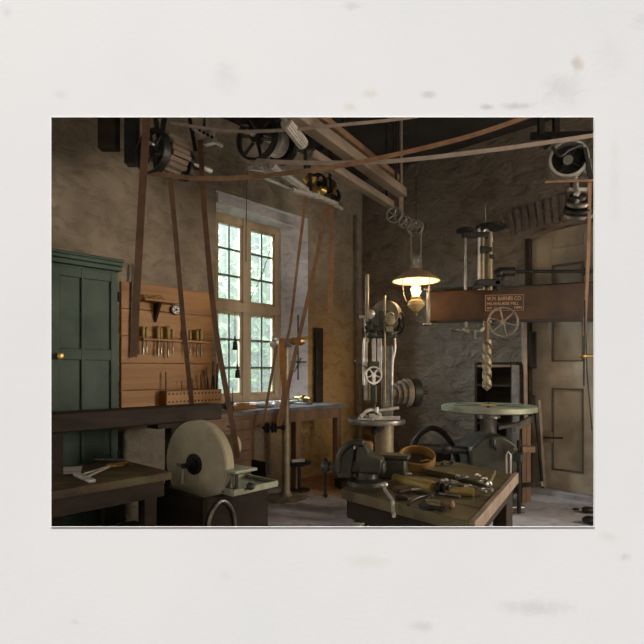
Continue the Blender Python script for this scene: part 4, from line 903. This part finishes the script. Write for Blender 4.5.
for (dx,dy) in ((.2,-.1),(.2,.3),(-.3,-.25)):
    m=MB(); c=V((tcn2.x+.0+dx,RD+dy,.08)); m.lathe([(.045,0),(.05,.02),(.03,.05),(.03,.08),(.01,.085)],c,Z,8); m.build('bolt','iron',r)
m=MB(); m.tube([V((tcn2.x-.02,RD-.24,zsh-.02)),V((tcn2.x-.03,RD-.26,zsh-.08)),V((tcn2.x-.0,RD-.26,zsh-.12))],.02,8,sm=4); m.cyl(V((tcn2.x-.26,RD-.1,zsh-.16)),V((tcn2.x-.75,RD-.1,zsh-.13)),.04,.05); m.ell(V((tcn2.x-.5,RD-.1,zsh-.14)),(.08,.06,.06)); m.build('side_shaft','iron',r)
# chips on table
m=MB(); m.box(tcn2+V((-.03,-.1,.008)),(.16,.03,.014),rot(.1)); m.box(tcn2+V((-.1,-.05,.008)),(.1,.03,.012),rot(-.6)); tag(m.build('brass_key','yellow',origin=tcn2),'yellow brass drift key lying on the large round table','key')
# iron stand right of table
SD=5.3; sx=lambda p:(p-322)/F*SD
r=thing('jack_stand','iron screw jack stand with wooden block right of round table','stand',V((sx(522),SD,0)))
m=MB(); m.cyl(V((sx(519),SD,.02)),V((sx(519),SD,H-(440-HOR)/F*SD)),.022); m.build('screw','iron',r)
m=MB(); c=V((sx(518.5),SD,H-(457-HOR)/F*SD)); m.lathe([(.04,-.05),(.055,-.04),(.055,.03),(.035,.05)],c,Z,8); m.build('nut','iron2',r)
m=MB(); m.bar(V((sx(508),SD+.2,H-(429-HOR)/F*SD)),V((sx(526),SD+.1,H-(424-HOR)/F*SD)),.3,.03); m.build('top_plate','steel2',r)
for (x,dy) in ((528,.55),(523.5,.5),(508,.5)):
    m=MB(); zt_=H-(423-HOR)/F*(SD+dy); m.bar(V((sx(x)*(SD+dy)/SD,SD+dy,0)),V((sx(x)*(SD+dy)/SD,SD+dy,zt_)),.05,.045,up=V((0,1,0))); m.build('leg','wood' if x>520 else 'iron',r,bev=.004)
m=MB(); m.bar(V((sx(513),SD-.02,H-(428-HOR)/F*SD)),V((sx(529)*1.1,SD+.5,H-(424-HOR)/F*SD)),.04,.07); m.build('brace','steel2',r)
m=MB(); m.bar(V((sx(524),SD+.45,.2)),V((sx(530)*1.08,SD+.1,.3)),.04,.05); m.build('brace','steel2',r)
m=MB(); m.box(V((sx(527),SD+.0,H-(449-HOR)/F*SD)),(.13,.1,.06)); m.box(V((sx(519)+.02,SD,H-(449-HOR)/F*SD)),(.16,.03,.03)); m.build('wooden_block','wood',r,bev=.005)

# dark shelf rack behind the drill
q_=-.28
r=thing('wall_rack','dark wooden shelf rack on the back wall behind the twist drill','rack',onB(497,470,q_)*1 if False else W(pq(onB(497,400,q_))[0],q_,0))
pa_=pq(onB(476,400,q_))[0]; pb_=pq(onB(512,400,q_))[0]; ztp=onB(495,362,q_).z
m=MB(); m.box(W((pa_+pb_)/2,-.04,ztp/2),(pb_-pa_,.03,ztp),RB); m.build('back_board','darkwood',r)
for i in range(6):
    m=MB(); z=.35+(ztp-.4)*i/5; m.box(W((pa_+pb_)/2,-.16,z),(pb_-pa_,.24,.03),RB); m.build('shelf','wood' if i%2 else 'darkwood',r,bev=.003)
for p in (pa_,pb_): m=MB(); m.box(W(p,-.16,ztp/2),(.03,.26,ztp),RB); m.build('side','darkwood',r)
# poles
def lean(name,label,a,b,w,d,mt,cat): m=MB(); m.bar(a,b,w,d,up=V((0,1,0))); tag(m.build(name,mt,origin=a,bev=.004),label,cat)
def fl(px,py): p=onZ(px,py,0); p.z=.01; return p
lean('grey_board','narrow pale grey board standing on end right of twist drill',onB(515.5,487,-.40)*1,onB(515.5,365,-.34),.085,.03,'blue','board')
lean('thin_post','thin tan post standing between shelf rack and the door',onB(526,491,-.2),onB(524,320,-.12),.05,.05,'edge','post')
lean('leaning_bar','dark iron bar leaning by the door, left one of two',fl(543,492),onB(534,395,-.12),.03,.03,'iron','bar')
lean('leaning_bar','tan bar leaning by the door, right one of two',fl(545,492),onB(539,400,-.08),.035,.02,'edge','bar')
m=MB(); p=onB(533.5,330,-.03); m.box(onB(533,350,-.03),(.07,.05,.45),RB); tag(m.build('hanging_strop','darkwood',origin=onB(533,350,-.03)),'dark leather strop hung on the wall left of the door','strop')
# rag pile at door
r0=onZ(572,486,0); m=MB()
m.tube([V((r0.x-.32,r0.y+.1,.03)),V((r0.x-.15,r0.y-.02,.04)),V((r0.x+.05,r0.y-.05,.035)),V((r0.x+.25,r0.y-.12,.06))],.035,8,sm=5); m.ell(V((r0.x+.1,r0.y,.05)),(.14,.07,.06)); m.ell(V((r0.x+.22,r0.y-.1,.05)),(.1,.06,.05))
tag(m.build('rag_heap','rag',origin=V((r0.x,r0.y,0))),'heap of pale twisted rags on the floor against the door','rags')
for i,(x,y,s_,lb) in enumerate(((588,513,.07,'larger black iron lump on the floor in the lower right corner'),(575,510,.025,'tiny dark scrap on the floor left of black iron lumps'),(590,524,.08,'black iron lump at the lower right corner, nearest the front'))):
    c=onZ(x,y,0); m=MB(); m.ell(V((c.x,c.y,s_*.5)),(s_,s_*.8,s_*.5),n=7,m=5); m.box(V((c.x+.03,c.y,s_*.4)),(s_,s_*.8,s_*.8),rot(.5)); tag(m.build('iron_lump','iron',origin=V((c.x,c.y,0)),bev=.006),lb,'scrap')

# ------------------------------------------------------------ central work table
zt=.85
c1=onZ(341,489,zt); c2=onZ(469,522,zt); c3=onZ(514,473,zt); c4=onZ(398,456,zt)
cen=(c1+c2+c3+c4)/4
r=thing('work_table','low heavy work table covered with tools, bottom centre','table',V((cen.x,cen.y,0)))
m=MB(); 
npl=5
for i in range(npl):
    f0,f1=i/npl+.002,(i+1)/npl-.002
    quad=[c1.lerp(c4,f0),c2.lerp(c3,f0),c2.lerp(c3,f1),c1.lerp(c4,f1)]
    m.loft([[p-Z*.055 for p in quad],[p for p in quad]])
m.build('table_top','benchtop',r,bev=.004)
m=MB(); e=(c2-c1).normalized()*.03; m.loft([[p+Z*dz for p in (c2,c3,c3+e,c2+e)] for dz in (-.06,.006)]); m.build('edge_board','edge',r,bev=.004)
m=MB(); inn=lambda p,f:p.lerp(cen,f)
for a_,b_ in ((c1,c2),(c2,c3),(c3,c4),(c4,c1)): m.bar(inn(a_,.1)-Z*.11,inn(b_,.1)-Z*.11,.04,.1)
m.build('apron','darkwood',r)
for p in (c1,c2,c3,c4):
    q=inn(p,.42 if p is c1 else .14); m=MB(); m.bar(V((q.x,q.y,0)),V((q.x,q.y,zt-.056)),.09,.09,up=V((.7,.7,0))); m.build('leg','darkwood',r,bev=.006)
def T(px,py,h=0): p=onZ(px,py,zt+h); return p
# big vise at left corner
vc=T(366,484); vc.z=zt
r=thing('bench_vise','large green-grey iron bench vise clamped to the table left corner','vise',vc)
va=(c1-c2).normalized(); va=V((-.93,.25,0)).normalized(); vb=V((-va.y,va.x,0)); VB=(va,vb,Z)
m=MB(); m.lathe([(.11,0),(.10,.02),(.06,.035),(.055,.07)],vc,Z,28); m.build('swivel_base','iron2',r)
m=MB(); m.box(vc+Z*.10,(.22,.09,.07),VB); m.loft([[vc+va*x+vb*y+Z*z for (x,z) in ((-.09,.07),(.03,.07),(.05,.13),(.045,.22),(.0,.24),(-.03,.18),(-.10,.15))] for y in (-.065,.065)]); m.build('body','iron2',r,bev=.012)
m=MB(); m.loft([[vc+va*x+vb*y+Z*z for (x,z) in ((.075,.04),(.15,.04),(.175,.10),(.155,.17),(.11,.235),(.062,.24),(.062,.17))] for y in (-.065,.065)]); 
for k_ in range(7): 
    t_=PI*k_/6; 
m.tube([vc+va*.15+Z*.07+vb*.07,vc+va*.14+Z*.17+vb*.07,vc+va*.08+Z*.235+vb*.07,vc+va*.0+Z*.245+vb*.07],.02,8,sm=4)
m.build('moving_jaw','iron2',r,bev=.012)
m=MB(); m.box(vc+va*.053+Z*.225,(.012,.15,.035),VB); m.build('jaw_plate','steel',r)
m=MB(); m.cyl(vc+va*.12+Z*.09,vc+va*.235+Z*.09,.022); m.ell(vc+va*.235+Z*.09,(.035,.035,.035)); m.build('screw','iron2',r)
m=MB(); hp=vc+va*.24+Z*.09; m.cyl(hp+Z*.03,hp-Z*.17,.008,n=10); m.ell(hp-Z*.17,(.014,.014,.014)); m.ell(hp+Z*.035,(.014,.014,.014)); m.build('handle','iron',r)
# second block right of the vise
r=thing('anvil_block','small square iron anvil block beside the large vise','anvil',T(393,478)); c=V(r.location); c.z=zt
m=MB(); m.box(c+Z*.06,(.16,.12,.12),rot(-.3)); m.box(c+Z*.13,(.2,.13,.03),rot(-.3)); m.build('block','iron2',r,bev=.012)
# bent steel strip hanging over front
m=MB(); a=T(385,490,.02); b=T(392,500,.015); m.tube([a+V((-.0,.03,.02)),a,b,onZ(393,509,zt-.02),P(394,516,2.3)],.009,8,sm=5); m.ell(a+V((0,.03,.02)),(.02,.02,.016))
tag(m.build('bent_rod','steel',origin=T(388,495)),'bent bright steel rod hanging over the table front edge','rod')
# hoop
hc=T(417,470); r=thing('wooden_hoop','round bent-wood hoop tray with scrap inside, on the table','tray',hc)
Rh=18.2/F*hc.y
up=V((-.05,-.42,1)).normalized()
m=MB(); m.ring(hc+Z*.075,up,Rh,Rh-.012,.06,48); m.build('hoop','hoop',r,bev=.003)
m=MB(); m.lathe([(Rh-.012,-.03),(Rh-.012,-.024)],hc+Z*.072,up,40); m.build('bottom','woodh',r)
m=MB(); a=hc+Z*.045; m.prism([(-.10,-.03),(.03,-.045),(.08,0),(.02,.035),(-.07,.02)],a+V((0,0,-.01)),V((1,.1,0)),V((-.1,1,.2)),Z*.01); tag(m.build('leather_scrap','tray',origin=a),'pale leaf-shaped scrap of metal lying inside the wooden hoop','scrap')
m=MB(); a=hc+V((.07,.02,.045)); m.tube([a+V((-.05,0,0)),a+V((0,.01,.012)),a+V((.05,-.01,.0))],.01,8,sm=4); tag(m.build('brass_fitting','brass',origin=a),'small brass fitting lying inside the hoop at its right side','fitting')
def tool_handle(name,label,cat,a,b,prof,mt,blade=None):
    r=thing(name,label,cat,V(a)); d=(V(b)-V(a)); L_=d.length; m=MB(); m.lathe([(rr,L_*f) for rr,f in prof],a,d,16); m.build('handle',mt,r)
    if blade: m=MB(); m.bar(b,blade[0],blade[1],blade[2]); m.build('blade',blade[3],r)
    return r
# turned wooden mallet / handle
tool_handle('turned_mallet','long turned wooden mallet lying in front of the wooden hoop','mallet',T(394,478,.03),T(433,488,.03),[(.018,0),(.026,.02),(.024,.25),(.028,.4),(.026,.7),(.02,.75),(.036,.78),(.036,.95),(.028,1)],'yellow')
tool_handle('iron_hub','dark ribbed iron hub lying at the right end of the mallet','hub',T(436,488,.03),T(449,489,.03),[(.03,0),(.036,.1),(.036,.3),(.022,.35),(.03,.5),(.03,.7),(.018,.75),(.022,1)],'iron')
tool_handle('file','long file with thick yellow handle near table front right','file',T(474,492,.022),T(445,491,.02),[(.018,0),(.026,.03),(.025,.3),(.018,.7),(.011,1)],'yellow',(T(405,485,.012),.022,.008,'steel2'))
tool_handle('file','thin steel file with bare tang lying below the mallet','file',T(460,496.5,.01),T(446,494,.01),[(.006,0),(.008,1)],'steel2',(T(396,487,.01),.016,.008,'steel'))
tool_handle('chisel','flat steel chisel lying on table left of the files','chisel',T(393,488,.016),T(412,490,.014),[(.012,0),(.016,.1),(.014,.9),(.01,1)],'wood',(T(436,493,.01),.02,.007,'steel2'))
tool_handle('round_file','thin round file crossing the other tools at table centre','file',T(398,492,.025),T(410,489.5,.025),[(.011,0),(.015,.2),(.012,1)],'darkwood',(T(450,486,.02),.008,.008,'steel'))
# calipers
r=thing('calipers','dark iron calipers lying open near the table front edge','calipers',T(425,500)); z_=.008
m=MB(); h0=T(431,495,z_); m.tube([h0,T(420,497,z_),T(411,501,z_),T(408,505,z_)],.007,8,sm=5); m.tube([h0,T(425,500,z_),T(420,505,z_),T(424,509,z_)],.007,8,sm=5); m.build('leg','iron',r); m=MB(); m.cyl(h0-Z*.006,h0+Z*.008,.014); m.build('pivot','steel2',r)
# flat dark plate/box lid at back
pa=[T(424,474),T(444,465),T(496,475),T(490,488)]; m=MB(); m.loft([[p+Z*.002 for p in pa],[p+Z*.034 for p in pa]]); tag(m.build('dark_board','benchtop',origin=T(462,476),bev=.003),'flat dark board lying at the back right of the table','board')
# wrenches and screws on right
def wrench(label,a,b,s_=.018):
    r=thing('wrench',label,'wrench',(V(a)+V(b))/2); d=(V(b)-V(a)).normalized(); n_=Z.cross(d); m=MB(); m.bar(a,b,s_,.012); m.build('shank','steel2',r)
    for e_,sg in ((V(b),1),(V(a),-1)):
        m=MB(); m.tube([e_+n_*.025+d*sg*.045,e_+n_*.026+d*sg*.01,e_,e_-n_*.026+d*sg*.01,e_-n_*.025+d*sg*.045],.009,8,sm=3); m.build('jaw','steel2',r)
wrench('steel wrench lying right of the iron hub, pointing to the right',T(455,483,.034),T(482,489,.034)); wrench('short steel wrench behind the longer one on the dark board',T(466,478,.034),T(480,481,.034),.014)
for i,(x,y) in enumerate(((458,477),(477,476),(484,480),(470,487),(446,481),(489,484))):
    a=T(x,y,.03 if i not in (3,) else .03); m=MB(); m.lathe([(.016,-.008),(.016,.006),(.008,.006),(.008,.03)],a,V((random.uniform(-1,1),random.uniform(-1,1),.15)),6)
    tag(m.build('loose_bolt','steel',origin=a),f'small bright bolt lying on the dark board, {ORD[i]} of six scattered ones','bolt','bolts scattered on the dark board')
tool_handle('punch','short thick steel punch lying behind the turned mallet','punch',T(400,474,.018),T(412,474,.018),[(.016,0),(.018,.1),(.014,.8),(.006,1)],'steel2')
tool_handle('punch','small black punch lying at the table front between mallet and calipers','punch',T(396,497,.012),T(408,499,.012),[(.010,0),(.012,.1),(.010,.8),(.004,1)],'iron')
tool_handle('screwdriver','wood-handled screwdriver near the bare front right corner of table','screwdriver',T(454,505,.02),T(441,503,.02),[(.012,0),(.02,.1),(.018,.5),(.01,.7),(.012,1)],'wood',(T(424,500,.012),.012,.006,'steel2'))
r=thing('pliers','black iron pliers lying in front of the yellow file handle','pliers',T(430,507)); h0=T(436,508,.012)
for (a,b) in (((424,505),(444,511)),((423,508),(445,508))):
    m=MB(); m.tube([T(a[0],a[1],.012),h0.lerp(T(a[0],a[1],.012),.3),h0,T(b[0],b[1],.012)],.009,8,sm=4); m.build('arm','iron',r)
for i,(x,y,sx_,sy_) in enumerate(((403,468,.07,.05),(443,471,.09,.05),(452,469,.05,.05))):
    a=T(x,y); m=MB(); m.box(a+Z*.02,(sx_,sy_,.04),rot(.4*i-.3)); m.cyl(a+Z*.04,a+Z*.055,.014)
    tag(m.build('iron_block','iron2',origin=a,bev=.004),('small iron block left of the wooden hoop','larger iron block behind the dark board on table','smallest iron block at the back of the dark board')[i],'block')
# clamp at right back edge: bright u-strap
m=MB(); a=T(508,474,.0); m.tube([a+V((-.01,0,-.02)),a+V((-.01,0,.12)),a+V((.0,0,.14)),a+V((.015,0,.12)),a+V((.015,0,-.02))],.006,8); tag(m.build('wire_staple','steel',origin=a),'bright upright wire staple at table back right corner','staple')
# planks on the floor / trestle under the table (bottom)
for i,(xa_,ya,xb_,yb,D0,D1) in enumerate(((352,526,377,513,3.2,3.9),(368,529,391,515,3.2,3.8))):
    a=onZ(xa_,ya+4,.03); b=onZ(xb_,yb,.03); m=MB(); m.bar(a,b,.10,.06); tag(m.build('floor_plank','tray',origin=V(((a.x+b.x)/2,(a.y+b.y)/2,0)),bev=.006),('left' if i==0 else 'right')+' of two greenish planks on the floor under the table front','plank')
c=onZ(372,517,0); m=MB(); m.ell(V((c.x-.1,c.y+.1,.07)),(.09,.08,.07)); tag(m.build('iron_weight','iron',origin=V((c.x-.1,c.y+.1,0))),'rounded dark iron weight on floor under the table front','weight')
# dark tray on floor under vise
c=onZ(352,505,0)
m=MB(); m.box(V((c.x,c.y+.9,.05)),(.3,.2,.1),rot(.4)); tag(m.build('floor_box','darkwood',origin=V((c.x,c.y+.9,0)),bev=.01),'small low dark box on the floor behind the table vise','box')

# ------------------------------------------------------------ light
def area(name,loc,tgt,sx_,sy_,e,c=(1,1,1),spread=None):
    l=bpy.data.lights.new(name,'AREA'); l.shape='RECTANGLE'; l.size=sx_; l.size_y=sy_; l.energy=e; l.color=c
    if spread: l.spread=spread
    o=bpy.data.objects.new(name,l); col.objects.link(o); o.location=V(loc); o.rotation_euler=(V(tgt)-V(loc)).to_track_quat('-Z','Y').to_euler(); return o
wc=W(-.4,(g0+g1)/2,2.3)
area('window_daylight',wc+V((-4.2,.9,2.6)),wc,3.2,2.4,2100,(.86,.93,1))
area('near_fill_light',W(-.25,(n0+n1)/2,2.15),W(3,-5.5,.9),1.0,1.9,42,(1,.95,.86))  # added fill for the left side, from an unseen made-up window
area('right_fill_light',W((pw0+pw1)/2,.2,2.2),W(3.5,-3.0,1.0),1.8,2.2,330,(1,.88,.72))  # added interior fill from the right, its window is unseen and invented
l=bpy.data.lights.new('lamp_light','POINT'); l.energy=20; l.color=(1,.68,.38); l.shadow_soft_size=.03; o=bpy.data.objects.new('lamp_light',l); col.objects.link(o); o.location=P(416,293,LD)
s=bpy.data.lights.new('sun','SUN'); s.energy=9.7; s.angle=math.radians(9); s.color=(1,.975,.95)
o=bpy.data.objects.new('sun',s); col.objects.link(o); o.rotation_euler=V((.28,.26,-1)).to_track_quat('-Z','Y').to_euler()
w=bpy.data.worlds.new('world'); bpy.context.scene.world=w; w.use_nodes=True
bg=w.node_tree.nodes['Background']; bg.inputs[0].default_value=(.97,.97,1,1); bg.inputs[1].default_value=.22

cam=bpy.data.cameras.new('camera'); co=bpy.data.objects.new('camera',cam); col.objects.link(co); co.location=(0,0,H); co.rotation_euler=(PI/2,0,0)
cam.sensor_width=36; cam.lens=36*F/644; cam.shift_y=(HOR-322)/644; cam.clip_start=.05; cam.clip_end=100
sc=bpy.context.scene; sc.camera=co
sc.view_settings.view_transform='Standard'; sc.view_settings.look='None'; sc.view_settings.exposure=0; sc.view_settings.gamma=1; sc.view_settings.use_curve_mapping=False
